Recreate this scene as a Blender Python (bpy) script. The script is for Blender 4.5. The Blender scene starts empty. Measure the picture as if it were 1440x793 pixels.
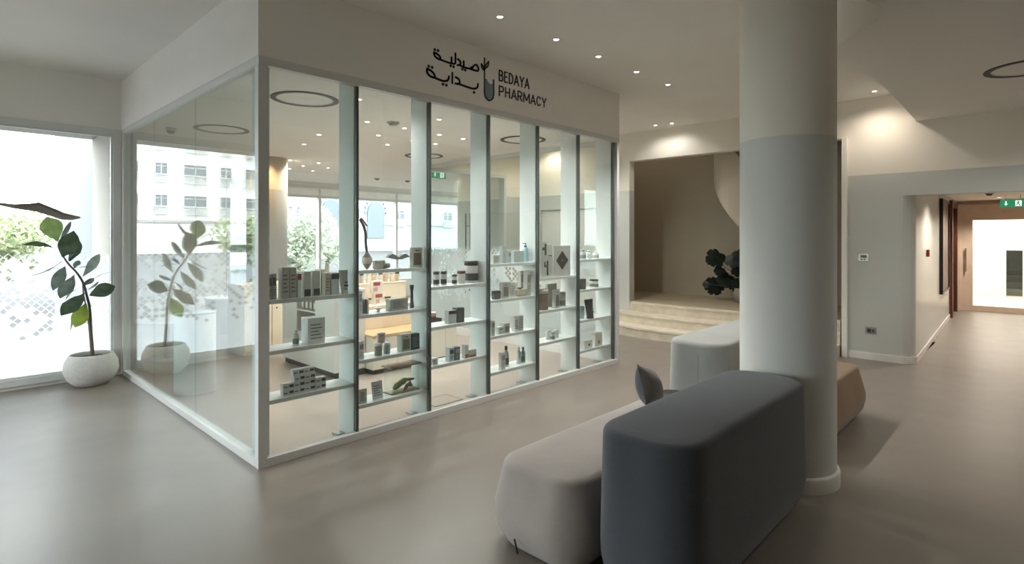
import bpy, bmesh, math, random
from mathutils import Vector, Matrix
random.seed(7)
PI = math.pi
SC = bpy.context.scene
COL = SC.collection
# ---------------------------------------------------------------- camera geometry (metres, camera foot at the origin)
TH = math.radians(43.6); CC, SS = math.cos(TH), math.sin(TH); FPX = 786.6; CX, CY, HC = 720.0, 333.0, 1.6
def ray(x):
    t = (x-CX)/FPX
    return CC+SS*t, SS-CC*t
def onY(x, y, Y):
    a, b = ray(x); d = Y/b
    return Vector((a*d, Y, HC-(y-CY)*d/FPX))
def onX(x, y, X):
    a, b = ray(x); d = X/a
    return Vector((X, b*d, HC-(y-CY)*d/FPX))
def onZ(x, y, z):
    d = (HC-z)*FPX/(y-CY); a, b = ray(x)
    return Vector((a*d, b*d, z))

# ---------------------------------------------------------------- materials
def lin(c):
    if isinstance(c, str):
        c = tuple(int(c[i:i+2], 16)/255 for i in (0, 2, 4))
    return tuple((v/12.92 if v <= .04045 else ((v+.055)/1.055)**2.4) for v in c)+(1.0,)
def nt(name):
    m = bpy.data.materials.new(name); m.use_nodes = True
    t = m.node_tree; t.nodes.clear()
    out = t.nodes.new('ShaderNodeOutputMaterial')
    return m, t, out
_cache = {}
def mat(col, rough=.5, metal=0., var=.06, scale=8., bump=0., bscale=60., spec=.5, sheen=0., coat=0.):
    key = (col, rough, metal, var, scale, bump, bscale, spec, sheen, coat)
    if key in _cache: return _cache[key]
    m, t, out = nt('surface_'+(col if isinstance(col, str) else 'mix'))
    b = t.nodes.new('ShaderNodeBsdfPrincipled')
    c = lin(col)
    tc = t.nodes.new('ShaderNodeTexCoord'); n = t.nodes.new('ShaderNodeTexNoise')
    n.inputs['Scale'].default_value = scale; n.inputs['Detail'].default_value = 4
    t.links.new(tc.outputs['Object'], n.inputs['Vector'])
    r = t.nodes.new('ShaderNodeMapRange')
    r.inputs['From Min'].default_value = .3; r.inputs['From Max'].default_value = .7
    r.inputs['To Min'].default_value = 1-var; r.inputs['To Max'].default_value = 1+var
    t.links.new(n.outputs['Fac'], r.inputs['Value'])
    mx = t.nodes.new('ShaderNodeVectorMath'); mx.operation = 'SCALE'
    mx.inputs[0].default_value = c[:3]
    t.links.new(r.outputs[0], mx.inputs['Scale'])
    t.links.new(mx.outputs[0], b.inputs['Base Color'])
    b.inputs['Roughness'].default_value = rough; b.inputs['Metallic'].default_value = metal
    b.inputs['Specular IOR Level'].default_value = spec
    b.inputs['Sheen Weight'].default_value = sheen
    b.inputs['Coat Weight'].default_value = coat
    if bump:
        n2 = t.nodes.new('ShaderNodeTexNoise'); n2.inputs['Scale'].default_value = bscale; n2.inputs['Detail'].default_value = 3
        t.links.new(tc.outputs['Object'], n2.inputs['Vector'])
        bp = t.nodes.new('ShaderNodeBump'); bp.inputs['Strength'].default_value = bump; bp.inputs['Distance'].default_value = .02
        t.links.new(n2.outputs['Fac'], bp.inputs['Height']); t.links.new(bp.outputs[0], b.inputs['Normal'])
    t.links.new(b.outputs[0], out.inputs[0])
    _cache[key] = m
    return m
def emat(col, strength):
    m, t, out = nt('lit_surface')
    e = t.nodes.new('ShaderNodeEmission'); e.inputs[0].default_value = lin(col); e.inputs[1].default_value = strength
    t.links.new(e.outputs[0], out.inputs[0]); return m
def glassmat(name, tint, ior=1.5, refl=1.0):
    """thin pane: what is not mirrored passes straight through"""
    m, t, out = nt(name)
    tr = t.nodes.new('ShaderNodeBsdfTransparent'); tr.inputs[0].default_value = lin(tint)
    g = t.nodes.new('ShaderNodeBsdfGlossy'); g.inputs['Roughness'].default_value = 0.0; g.inputs[0].default_value = (1, 1, 1, 1)
    # Schlick mirror share of one face, the same from either side of the pane
    geo = t.nodes.new('ShaderNodeNewGeometry')
    dt = t.nodes.new('ShaderNodeVectorMath'); dt.operation = 'DOT_PRODUCT'
    t.links.new(geo.outputs['Incoming'], dt.inputs[0]); t.links.new(geo.outputs['Normal'], dt.inputs[1])
    def M(op, x, y=None):
        n = t.nodes.new('ShaderNodeMath'); n.operation = op
        for i, v in enumerate((x, y)):
            if v is None: continue
            if isinstance(v, (int, float)): n.inputs[i].default_value = v
            else: t.links.new(v, n.inputs[i])
        return n.outputs[0]
    k = M('POWER', M('SUBTRACT', 1.0, M('ABSOLUTE', dt.outputs['Value'])), 5.0)
    r0 = ((ior-1)/(ior+1))**2
    d = t.nodes.new('ShaderNodeMath'); d.operation = 'MULTIPLY_ADD'; d.inputs[1].default_value = (1-r0)*refl; d.inputs[2].default_value = r0*refl; d.use_clamp = True
    t.links.new(k, d.inputs[0])
    mx = t.nodes.new('ShaderNodeMixShader')
    t.links.new(d.outputs[0], mx.inputs[0]); t.links.new(tr.outputs[0], mx.inputs[1]); t.links.new(g.outputs[0], mx.inputs[2])
    t.links.new(mx.outputs[0], out.inputs[0]); return m
def twotone(name, up, low, zline, rough=.75):
    """painted wall: white above the line, grey-green below (world height)"""
    m, t, out = nt(name)
    b = t.nodes.new('ShaderNodeBsdfPrincipled'); g = t.nodes.new('ShaderNodeNewGeometry')
    s = t.nodes.new('ShaderNodeSeparateXYZ'); t.links.new(g.outputs['Position'], s.inputs[0])
    k = t.nodes.new('ShaderNodeMath'); k.operation = 'GREATER_THAN'; k.inputs[1].default_value = zline
    t.links.new(s.outputs[2], k.inputs[0])
    mx = t.nodes.new('ShaderNodeMix'); mx.data_type = 'RGBA'
    mx.inputs[6].default_value = lin(low); mx.inputs[7].default_value = lin(up)
    t.links.new(k.outputs[0], mx.inputs[0]); t.links.new(mx.outputs[2], b.inputs['Base Color'])
    n = t.nodes.new('ShaderNodeTexNoise'); n.inputs['Scale'].default_value = 25; n.inputs['Detail'].default_value = 4
    t.links.new(g.outputs['Position'], n.inputs['Vector'])
    bp = t.nodes.new('ShaderNodeBump'); bp.inputs['Strength'].default_value = .05; bp.inputs['Distance'].default_value = .01
    t.links.new(n.outputs['Fac'], bp.inputs['Height']); t.links.new(bp.outputs[0], b.inputs['Normal'])
    b.inputs['Roughness'].default_value = rough
    t.links.new(b.outputs[0], out.inputs[0]); return m
def floormat(name, c1, c2, rough):
    m, t, out = nt(name)
    b = t.nodes.new('ShaderNodeBsdfPrincipled'); tc = t.nodes.new('ShaderNodeTexCoord')
    n = t.nodes.new('ShaderNodeTexNoise'); n.inputs['Scale'].default_value = .9; n.inputs['Detail'].default_value = 6; n.inputs['Roughness'].default_value = .6
    t.links.new(tc.outputs['Object'], n.inputs['Vector'])
    cr = t.nodes.new('ShaderNodeValToRGB')
    cr.color_ramp.elements[0].position = .3; cr.color_ramp.elements[0].color = lin(c1)
    cr.color_ramp.elements[1].position = .7; cr.color_ramp.elements[1].color = lin(c2)
    t.links.new(n.outputs['Fac'], cr.inputs[0]); t.links.new(cr.outputs[0], b.inputs['Base Color'])
    r = t.nodes.new('ShaderNodeMapRange'); r.inputs['To Min'].default_value = rough-.04; r.inputs['To Max'].default_value = rough+.06
    n2 = t.nodes.new('ShaderNodeTexNoise'); n2.inputs['Scale'].default_value = 3.5; n2.inputs['Detail'].default_value = 5
    t.links.new(tc.outputs['Object'], n2.inputs['Vector'])
    t.links.new(n2.outputs['Fac'], r.inputs['Value']); t.links.new(r.outputs[0], b.inputs['Roughness'])
    bp = t.nodes.new('ShaderNodeBump'); bp.inputs['Strength'].default_value = .012; bp.inputs['Distance'].default_value = .01
    n3 = t.nodes.new('ShaderNodeTexNoise'); n3.inputs['Scale'].default_value = 14
    t.links.new(tc.outputs['Object'], n3.inputs['Vector']); t.links.new(n3.outputs['Fac'], bp.inputs['Height'])
    t.links.new(bp.outputs[0], b.inputs['Normal'])
    b.inputs['Specular IOR Level'].default_value = .5
    t.links.new(b.outputs[0], out.inputs[0]); return m
def filmmat(axis, cell=.075):
    """frosted film with rows of small clear diamonds, full frost near the floor, thinning out at the top"""
    m, t, out = nt('frosted_diamond_film')
    N = t.nodes.new; L = t.links.new
    g = N('ShaderNodeNewGeometry'); s = N('ShaderNodeSeparateXYZ'); L(g.outputs['Position'], s.inputs[0])
    def M(op, a, b=None, clamp=False):
        n = N('ShaderNodeMath'); n.operation = op; n.use_clamp = clamp
        for i, v in enumerate((a, b)):
            if v is None: continue
            if isinstance(v, (int, float)): n.inputs[i].default_value = v
            else: L(v, n.inputs[i])
        return n.outputs[0]
    u = s.outputs[0] if axis == 'X' else s.outputs[1]; z = s.outputs[2]
    p = M('DIVIDE', M('ADD', u, z), cell); q = M('DIVIDE', M('SUBTRACT', z, u), cell)
    fp = M('FLOOR', p); fq = M('FLOOR', q)
    cb = N('ShaderNodeCombineXYZ'); L(fp, cb.inputs[0]); L(fq, cb.inputs[1])
    wn = N('ShaderNodeTexWhiteNoise'); wn.noise_dimensions = '2D'; L(cb.outputs[0], wn.inputs['Vector'])
    # cell centre height and cluster noise per cell
    zc = M('MULTIPLY', M('ADD', M('ADD', fp, fq), 1.0), cell*.5)
    cl = N('ShaderNodeTexNoise'); cl.inputs['Scale'].default_value = .16; cl.inputs['Detail'].default_value = 1
    L(cb.outputs[0], cl.inputs['Vector'])
    # probability that a cell is clear
    mid = N('ShaderNodeMapRange'); mid.inputs['From Min'].default_value = .48; mid.inputs['From Max'].default_value = .85
    mid.inputs['To Min'].default_value = 0; mid.inputs['To Max'].default_value = .62; L(zc, mid.inputs['Value'])
    cut = N('ShaderNodeMapRange'); cut.inputs['From Min'].default_value = 1.0; cut.inputs['From Max'].default_value = 1.2
    cut.inputs['To Min'].default_value = 1; cut.inputs['To Max'].default_value = .25; L(zc, cut.inputs['Value'])
    top = N('ShaderNodeMapRange'); top.inputs['From Min'].default_value = 1.2; top.inputs['From Max'].default_value = 1.42
    top.inputs['To Min'].default_value = 0; top.inputs['To Max'].default_value = 1.05; L(zc, top.inputs['Value'])
    clf = N('ShaderNodeMapRange'); clf.inputs['From Min'].default_value = .38; clf.inputs['From Max'].default_value = .58
    clf.inputs['To Min'].default_value = .15; clf.inputs['To Max'].default_value = 1.35; L(cl.outputs['Fac'], clf.inputs['Value'])
    prob = M('ADD', M('MULTIPLY', M('MULTIPLY', mid.outputs[0], cut.outputs[0]), clf.outputs[0]), top.outputs[0])
    clear = M('LESS_THAN', wn.outputs['Value'], prob)
    # a thin frosted gap stays round each clear diamond
    def edge(a): return M('MULTIPLY', M('GREATER_THAN', M('FRACT', a), .1), M('LESS_THAN', M('FRACT', a), .9))
    inner = M('MULTIPLY', edge(p), edge(q))
    above = M('GREATER_THAN', zc, 1.41)
    c2 = M('MAXIMUM', M('MULTIPLY', clear, inner), above)
    tr = N('ShaderNodeBsdfTransparent'); tl = N('ShaderNodeBsdfTranslucent'); tl.inputs[0].default_value = (.88, .90, .93, 1)
    df = N('ShaderNodeBsdfDiffuse'); df.inputs[0].default_value = (.88, .90, .92, 1)
    m1 = N('ShaderNodeMixShader'); m1.inputs[0].default_value = .35; L(tl.outputs[0], m1.inputs[1]); L(df.outputs[0], m1.inputs[2])
    m0 = N('ShaderNodeMixShader'); m0.inputs[0].default_value = .12; L(m1.outputs[0], m0.inputs[1]); L(tr.outputs[0], m0.inputs[2])
    m2 = N('ShaderNodeMixShader'); L(c2, m2.inputs[0]); L(m0.outputs[0], m2.inputs[1]); L(tr.outputs[0], m2.inputs[2])
    L(m2.outputs[0], out.inputs[0]); return m

WHITE = mat('EEEBE6', .6, var=.015, scale=3, bump=.03)
CEIL = mat('EAE7E2', .85, var=.015, scale=2, bump=.03, bscale=30)
WALLT = twotone('two_tone_wall_paint', 'F0EADF', 'C9CBC6', 2.41)
COLT = twotone('two_tone_column_paint', 'E6E1D6', 'D0D2CD', 2.24)
FRAME = mat('D3D4D2', .35, var=.01)
PANELW = mat('DDE2E1', .4, var=.01)
SEAL = mat('48504C', .4)
GLASS = glassmat('clear_glass', 'FAFDFC')
GLASSG = glassmat('green_tinted_glass', 'F1F7F5', 1.5, 1.35)
WGLASS = glassmat('window_glass', 'FBFDFC')
FLOOR = floormat('resin_floor', '7F776E', '888077', .36)
FLOORP = floormat('pharmacy_floor', 'A2958A', 'AA9D92', .36)
BLACK = mat('1E1E1E', .4)
CREAM = mat('E4D6C0', .5, var=.02)
CREAM2 = mat('D6C5AC', .5, var=.02)

# ---------------------------------------------------------------- object helpers
def put(o, parent=None):
    COL.objects.link(o)
    if parent is not None: o.parent = parent
    return o
def tag(o, label, cat, group=None, kind=None):
    if label: o['label'] = label
    if cat: o['category'] = cat
    if group: o['group'] = group
    if kind: o['kind'] = kind
    return o
def thing(name, label, cat, loc=(0, 0, 0), rz=0., group=None):
    o = bpy.data.objects.new(name, None); o.empty_display_size = .1
    put(o); o.location = loc; o.rotation_euler = (0, 0, rz)
    return tag(o, label, cat, group)
def part(name, bm, m, parent=None, smooth=False, label=None, kind=None):
    me = bpy.data.meshes.new(name)
    bmesh.ops.recalc_face_normals(bm, faces=bm.faces[:])
    bm.to_mesh(me); bm.free()
    me.materials.append(m)
    if smooth:
        for p in me.polygons: p.use_smooth = True
    o = bpy.data.objects.new(name, me); put(o, parent)
    if label: o['label'] = label
    if kind: o['kind'] = kind
    return o
def struct(name, bm, m, smooth=False):
    return part(name, bm, m, None, smooth, None, 'structure')
def copytree(o, parent=None):
    c = o.copy(); COL.objects.link(c)
    if parent is not None: c.parent = parent
    for ch in list(o.children): copytree(ch, c)
    return c
NB = bmesh.new
def box(bm, x0, x1, y0, y1, z0, z1, bev=0., M=None):
    vs = [bm.verts.new(v) for v in ((x0,y0,z0),(x1,y0,z0),(x1,y1,z0),(x0,y1,z0),(x0,y0,z1),(x1,y0,z1),(x1,y1,z1),(x0,y1,z1))]
    fs = [bm.faces.new([vs[i] for i in f]) for f in ((0,3,2,1),(4,5,6,7),(0,1,5,4),(1,2,6,5),(2,3,7,6),(3,0,4,7))]
    if bev:
        es = {e for f in fs for e in f.edges}
        r = bmesh.ops.bevel(bm, geom=list(es), offset=bev, segments=2, affect='EDGES', profile=.6)
        vs = list({v for f in r['faces'] for v in f.verts} | {v for v in vs if v.is_valid})
    if M is not None: bmesh.ops.transform(bm, matrix=M, verts=[v for v in vs if v.is_valid])
    return bm
def lathe(bm, prof, seg=28, c=(0, 0), cap=True):
    rings = []
    for r, z in prof:
        if r < 1e-5: rings.append([bm.verts.new((c[0], c[1], z))])
        else: rings.append([bm.verts.new((c[0]+r*math.cos(2*PI*i/seg), c[1]+r*math.sin(2*PI*i/seg), z)) for i in range(seg)])
    for a, b in zip(rings, rings[1:]):
        for i in range(seg):
            j = (i+1) % seg
            if len(a) == 1 and len(b) == 1: continue
            if len(a) == 1: bm.faces.new((a[0], b[i], b[j]))
            elif len(b) == 1: bm.faces.new((a[i], a[j], b[0]))
            else: bm.faces.new((a[i], a[j], b[j], b[i]))
    if cap:
        if len(rings[0]) > 1: bm.faces.new(rings[0][::-1])
        if len(rings[-1]) > 1: bm.faces.new(rings[-1])
    return bm
def tube(bm, pts, rad, seg=8, cap=True):
    pts = [Vector(p) for p in pts]; n = len(pts)
    rs = rad if isinstance(rad, (list, tuple)) else [rad]*n
    rings = []; up = Vector((0, 0, 1)); prev = None
    for i, p in enumerate(pts):
        d = (pts[min(i+1, n-1)]-pts[max(i-1, 0)]).normalized()
        a = d.cross(prev if prev is not None else (up if abs(d.z) < .9 else Vector((1, 0, 0))))
        if prev is not None: a = prev-d*prev.dot(d)
        a.normalize(); prev = a; b = d.cross(a)
        rings.append([bm.verts.new(p+(a*math.cos(2*PI*k/seg)+b*math.sin(2*PI*k/seg))*rs[i]) for k in range(seg)])
    for r0, r1 in zip(rings, rings[1:]):
        for k in range(seg):
            bm.faces.new((r0[k], r0[(k+1) % seg], r1[(k+1) % seg], r1[k]))
    if cap: bm.faces.new(rings[0][::-1]); bm.faces.new(rings[-1])
    return bm
def prism(bm, poly, z0, z1):
    a = [bm.verts.new((x, y, z0)) for x, y in poly]; b = [bm.verts.new((x, y, z1)) for x, y in poly]
    n = len(poly)
    bm.faces.new(a[::-1]); bm.faces.new(b)
    for i in range(n): bm.faces.new((a[i], a[(i+1) % n], b[(i+1) % n], b[i]))
    return bm
def rrect(x0, x1, y0, y1, r, seg=6):
    p = []
    for cx, cy, a0 in ((x1-r, y1-r, 0), (x0+r, y1-r, 90), (x0+r, y0+r, 180), (x1-r, y0+r, 270)):
        for i in range(seg+1):
            a = math.radians(a0+90*i/seg); p.append((cx+r*math.cos(a), cy+r*math.sin(a)))
    return p
def smoothpath(pts, k=6):
    pts = [Vector(p) for p in pts]; out = []
    for i in range(len(pts)-1):
        p0 = pts[max(i-1, 0)]; p1 = pts[i]; p2 = pts[i+1]; p3 = pts[min(i+2, len(pts)-1)]
        for j in range(k):
            t = j/k
            out.append(.5*((2*p1)+(p2-p0)*t+(2*p0-5*p1+4*p2-p3)*t*t+(3*p1-p0-3*p2+p3)*t**3))
    out.append(pts[-1]); return out
def bx(x0, x1, y0, y1, z0, z1, bev=0.): return box(NB(), x0, x1, y0, y1, z0, z1, bev)

# ================================================================= THE SETTING
ZC, ZP, ZS = 3.41, 2.88, 3.04        # lobby ceiling, pharmacy ceiling, dropped soffit
YF, XL, XR = 3.94, 1.61, 6.05        # shop front plane, left glass plane, right glass plane
YW, YB, XW = 7.79, 12.4, 8.5         # window wall, far facade, right-hand wall
# floors
bm = NB()
box(bm, -4.6, XW, -4.2, YF, -.12, 0); box(bm, -4.6, XL, YF, YW+.1, -.12, 0)
box(bm, XR, XW, YF, YW+.1, -.12, 0); box(bm, XW, 16.0, -4.2, 1.45, -.12, 0); box(bm, 8.5, 10.6, 1.2, 7.9, -.12, 0)
struct('floor', bm, FLOOR)
struct('floor_pharmacy', bx(XL, XR, YF, YW+.1, -.12, .0), FLOORP)
bm = NB(); box(bm, 1.66, 12.2, YW+.1, YB+.15, -.12, 0)
struct('floor_rear', bm, FLOORP)
# ceilings
bm = NB(); box(bm, -4.8, XW+.2, -4.4, YF, ZC, ZC+.15); box(bm, -4.8, XL, YF, YW+.3, ZC, ZC+.15); box(bm, XR, XW+.2, YF, YW+.1, ZC, ZC+.15)
struct('ceiling', bm, CEIL)
bm = NB(); box(bm, XL, XR, YF+.06, YW+.1, ZP, ZP+.1); box(bm, 1.66, 12.2, YW+.1, YB+.15, ZP, ZP+.1)
struct('ceiling_pharmacy', bm, CEIL)
# dropped ceiling with the free curved edge round the column
edge = [(8.6, 1.16), (7.4, 1.13), (6.3, 1.12), (5.5, 1.15), (5.05, 1.2), (4.75, 1.12), (4.5, .92), (4.33, .78), (4.15, .74), (3.9, .8), (3.5, .84), (2.8, .7), (1.8, .4), (.5, .2), (-1.5, .2), (-4.7, .2)]
edge = [(v.x, v.y) for v in smoothpath([(x, y, 0) for x, y in edge], 5)]
struct('ceiling_lowered', prism(NB(), edge+[(-4.7, -4.3), (8.6, -4.3)], ZS, ZC-.002), CEIL)
# pharmacy box walls above the glass (signboard band)
bm = NB()
box(bm, XL-.03, XR+.03, YF-.03, YF+.06, 2.85, ZC-.001); struct('wall_signboard', bm, WHITE)
struct('wall_pharmacy_left', bx(XL-.03, XL+.06, YF+.06, YW+.05, 2.85, ZC-.001), WHITE)
struct('wall_pharmacy_right', bx(XR-.06, XR+.03, YF+.06, YW+.05, 2.85, ZC-.001), WHITE)
# window wall on the left
WH = 2.78
def opening_wall(name, x0, x1, o0, o1, zs, zh, y0, y1, ztop, m):
    bm = NB()
    if o0 > x0: box(bm, x0, o0, y0, y1, 0, ztop)
    if x1 > o1: box(bm, o1, x1, y0, y1, 0, ztop)
    if zh < ztop: box(bm, o0, o1, y0, y1, zh, ztop)
    if zs > 0: box(bm, o0, o1, y0, y1, 0, zs)
    return struct(name, bm, m)
opening_wall('wall_window', -4.6, XL+.06, -4.3, 1.57, .04, 2.84, YW, YW+.12, ZC, WHITE)
def frame_bm(x0, x1, z0, z1, y0, y1, w, mull=()):
    bm = NB()
    box(bm, x0, x1, y0, y1, z0, z0+w); box(bm, x0, x1, y0, y1, z1-w, z1)
    box(bm, x0, x0+w, y0, y1, z0+w, z1-w); box(bm, x1-w, x1, y0, y1, z0+w, z1-w)
    for q in mull: box(bm, q-w*.4, q+w*.4, y0, y1, z0+w, z1-w)
    return bm
w1 = tag(bpy.data.objects.new('window_1', None), None, None, kind='structure'); put(w1)
part('window_frame', frame_bm(-4.3, 1.57, .04, 2.84, YW-.03, YW+.07, .07, (-1.6,)), FRAME, w1)
part('window_bead', frame_bm(-4.23, 1.5, .11, 2.77, YW-.01, YW+.04, .022), FRAME, w1)
part('pane', bx(-4.21, 1.48, YW+.015, YW+.021, .13, 2.75), WGLASS, w1)
part('frosted_film', bx(-4.2, 1.47, YW+.024, YW+.0245, .13, 1.6), filmmat('X'), w1)
# outside: soffit and end wall of the recess
struct('wall_porch', bx(1.57, 1.72, YW+.121, 12.56, -.12, 4.5), mat('777B83', .8, var=.01))
bm = NB(); box(bm, -5, 1.56, YW+.13, YW+1.15, 2.86, 3.3); box(bm, 1.49, 1.565, YW+.13, YW+1.1, 0, 2.85)
struct('ceiling_porch', bm, mat('A09C94', .8, var=.01))
# left side of the lobby (outside the frame): wall with a window added and sized for light from the left, and the wall behind the viewer
bm = NB(); box(bm, -4.75, -4.6, -4.3, 7.9, 0, .3); box(bm, -4.75, -4.6, -4.3, 7.9, 2.8, ZC); box(bm, -4.75, -4.6, -4.3, 3.4, .3, 2.8); box(bm, -4.75, -4.6, 7.0, 7.9, .3, 2.8)
struct('wall_left', bm, WHITE)
w2 = tag(bpy.data.objects.new('added_window', None), None, None, kind='structure'); put(w2)
bm = NB()
for y in (3.4, 5.2, 6.93): box(bm, -4.72, -4.64, y, y+.07, .3, 2.8)
part('window_frame', bm, FRAME, w2); part('pane', bx(-4.69, -4.684, 3.45, 6.95, .3, 2.8), WGLASS, w2)
struct('wall_rear', bx(-4.75, 16.2, -4.35, -4.2, 0, ZC), mat('CFC8BC', .8, var=.02))
# right-hand wall with three openings
def rightwall(y0, y1, z0, z1, bm): box(bm, XW, XW+.16, y0, y1, z0, z1)
bm = NB()
rightwall(5.26, 5.95, 0, ZC, bm); rightwall(5.95, 7.3, 2.13, ZC, bm); rightwall(7.3, 9.83, 0, ZC, bm)
rightwall(1.96, 5.26, 2.92, ZC, bm)
# pier between hall opening and corridor, rounded outer corner
pier = [(8.5, 1.96), (8.5, 1.33)]+[(8.65-.15*math.cos(a), 1.33-.15*math.sin(a)) for a in (math.radians(15*i) for i in range(1, 6))]+[(8.66, 1.18), (8.66, 1.96)]
prism(bm, pier, 0, 2.12); prism(bm, [(8.5, 1.96), (8.5, 1.1), (8.66, 1.1), (8.66, 1.96)], 2.12, ZC)
box(bm, XW, XW+.16, -4.2, 1.1, 2.12, ZC)
box(bm, XW, XW+.16, -4.2, -1.4, 0, 2.12)
struct('wall_right', bm, WALLT)
struct('trim_1', bx(8.44, 8.52, 1.90, 1.965, 0, 2.92, .004), WHITE)
bm = NB(); box(bm, 8.487, 8.5, 1.33, 1.9, 0, .09)
for i in range(6):
    a0, a1 = math.radians(15*i), math.radians(15*(i+1))
    prism(bm, [(8.65-.15*math.cos(a0), 1.33-.15*math.sin(a0)), (8.65-.165*math.cos(a0), 1.33-.165*math.sin(a0)), (8.65-.165*math.cos(a1), 1.33-.165*math.sin(a1)), (8.65-.15*math.cos(a1), 1.33-.15*math.sin(a1))], 0, .09)
struct('baseboard_right', bm, mat('E4E1DA', .45))
# recess behind the north part of the right wall
bm = NB(); box(bm, 8.54, 8.6, 5.955, 7.295, .001, 2.125); 
struct('wall_recess', bm, mat('E9E6E0', .7, var=.01))
# corridor: left wall slightly splayed, end wall with glazed door, ceiling
CA = math.atan2(1.42-1.18, 15.7-8.5)
def cor(x, off=0.):   # point on the corridor wall line
    return Vector((x, 1.18+(x-8.5)*math.tan(CA)+off, 0))
bm = NB(); prism(bm, [(8.66, cor(8.66).y), (14.0, cor(14.0).y), (14.0, cor(14).y+.15), (8.66, cor(8.66).y+.2)], 0, 2.4)
prism(bm, [(15.3, cor(15.3).y), (15.75, cor(15.75).y), (15.75, cor(15.75).y+.15), (15.3, cor(15.3).y+.15)], 0, 2.4)
prism(bm, [(14, cor(14).y), (15.3, cor(15.3).y), (15.3, cor(15.3).y+.15), (14, cor(14).y+.15)], 2.25, 2.4)
struct('wall_corridor', bm, mat('C6C6C0', .32, var=.02, spec=.5))
struct('baseboard_corridor', prism(NB(), [(8.65, 1.165), (14.0, cor(14).y-.014), (14.0, cor(14).y), (8.65, 1.18)], 0, .08), mat('E4E1DA', .45))
struct('wall_corridor_right', bx(XW+.16, 15.75, -1.55, -1.4, 0, 2.4), mat('CFC8BF', .6))
struct('ceiling_corridor', bx(XW+.16, 15.75, -1.5, 1.7, 2.38, 2.46), CEIL)
# corridor end wall and glazed wooden door
WOOD = mat('DCC7B0', .5, var=.05, scale=5); WOODD = mat('5A3424', .45, var=.12, scale=6)
bm = NB(); box(bm, 15.7, 15.8, 1.4, 1.65, 0, 2.4); box(bm, 15.7, 15.8, -1.5, -.75, 0, 2.4); box(bm, 15.7, 15.8, -.75, 1.4, 2.3, 2.4)
struct('wall_corridor_end', bm, mat('D9C6B0', .6))
d1 = tag(bpy.data.objects.new('door_1', None), None, None, kind='structure'); put(d1)
bm = NB(); box(bm, 15.62, 15.7, 1.33, 1.42, 0, 2.3); box(bm, 15.62, 15.7, -.75, 1.33, 2.12, 2.3); box(bm, 15.62, 15.7, -.84, -.75, 0, 2.3)
part('door_frame', bm, WOOD, d1)
bm = NB(); box(bm, 15.64, 15.69, 1.13, 1.33, 0, 2.12); box(bm, 15.64, 15.69, -.75, -.55, 0, 2.12); box(bm, 15.64, 15.69, -.55, 1.13, 0, .12); box(bm, 15.64, 15.69, -.55, 1.13, 1.96, 2.12)
part('door_leaf', bm, WOOD, d1)
part('pane', bx(15.66, 15.666, -.55, 1.13, .12, 1.96), WGLASS, d1)
bm = NB(); tube(bm, [(15.58, 1.24, .85), (15.58, 1.24, 1.35)], .014); tube(bm, [(15.58, 1.24, .9), (15.65, 1.24, .9)], .01); tube(bm, [(15.58, 1.24, 1.3), (15.65, 1.24, 1.3)], .01)
part('door_handle', bm, mat('B8B0A4', .25, 1.), d1)
d2 = tag(bpy.data.objects.new('door_2', None), None, None, kind='structure'); put(d2)
bm = NB()
for xa, xb in ((13.93, 14.12), (15.2, 15.38)):
    prism(bm, [(xa, cor(xa).y-.05), (xb, cor(xb).y-.05), (xb, cor(xb).y+.16), (xa, cor(xa).y+.16)], 0, 2.32)
prism(bm, [(14.12, cor(14.12).y-.05), (15.2, cor(15.2).y-.05), (15.2, cor(15.2).y+.16), (14.12, cor(14.12).y+.16)], 2.2, 2.32)
part('door_frame', bm, WOODD, d2)
part('door_leaf', prism(NB(), [(14.12, cor(14.12).y+.03), (15.2, cor(15.2).y+.03), (15.2, cor(15.2).y+.07), (14.12, cor(14.12).y+.07)], 0, 2.2), mat('6E4430', .45, var=.1), d2)
# bright room behind the glazed door
bm = NB(); box(bm, 15.8, 23, -4, 6, -.12, -.001); struct('floor_beyond', bm, mat('D8CBBB', .5))
bm = NB(); box(bm, 20.0, 20.15, .75, 6, 0, 3.2); box(bm, 20.0, 20.15, -4, .42, 0, 3.2); box(bm, 20.0, 20.15, .42, .75, 1.24, 3.2)
box(bm, 22.9, 23, -4, 5.9, 0, 3.2); box(bm, 15.8, 23, 5.9, 6.0, 0, 3.2); box(bm, 15.8, 23, -4.1, -4, 0, 3.2)
struct('wall_beyond', bm, mat('E8E4DC', .7, var=.01))
bm = NB(); box(bm, 15.81, 15.88, 1.65, 5.9, 0, 3.2); box(bm, 15.81, 15.88, -4, -1.5, 0, 3.2); box(bm, 15.81, 15.88, -1.5, 1.65, 2.4, 3.2); struct('wall_beyond_near', bm, mat('E8E4DC', .7, var=.01))
bm = NB(); box(bm, 15.8, 23, -4.1, 6, 3.2, 3.3); struct('ceiling_beyond', bm, CEIL)
bm = NB()
for i in range(8): box(bm, 20.4+.28*i, 20.68+.28*i, -.2, 1.5, 0, .17*(i+1))
tag(part('stair_flight', bm, mat('6D7268', .7)), 'dark flight of steps seen through the glazed door', 'stairs')
# stair hall behind the wide opening
HALL = mat('BFB4A2', .85, var=.03, scale=2, bump=.04)
bm = NB(); box(bm, 10.2, 10.35, 1.501, 8.0, 0, 5.2); box(bm, 8.66, 10.3, 7.9, 8.0, 0, 5.2); box(bm, 8.66, 10.35, 1.42, 1.5, 0, 5.2)
struct('wall_hall', bm, HALL)
struct('ceiling_hall', bx(8.66, 10.3, 1.4, 8.0, 5.1, 5.2), HALL)
bm = NB(); box(bm, 8.66, 8.72, 1.5, 7.9, ZC, 5.1); struct('wall_hall_upper', bm, HALL)
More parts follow.
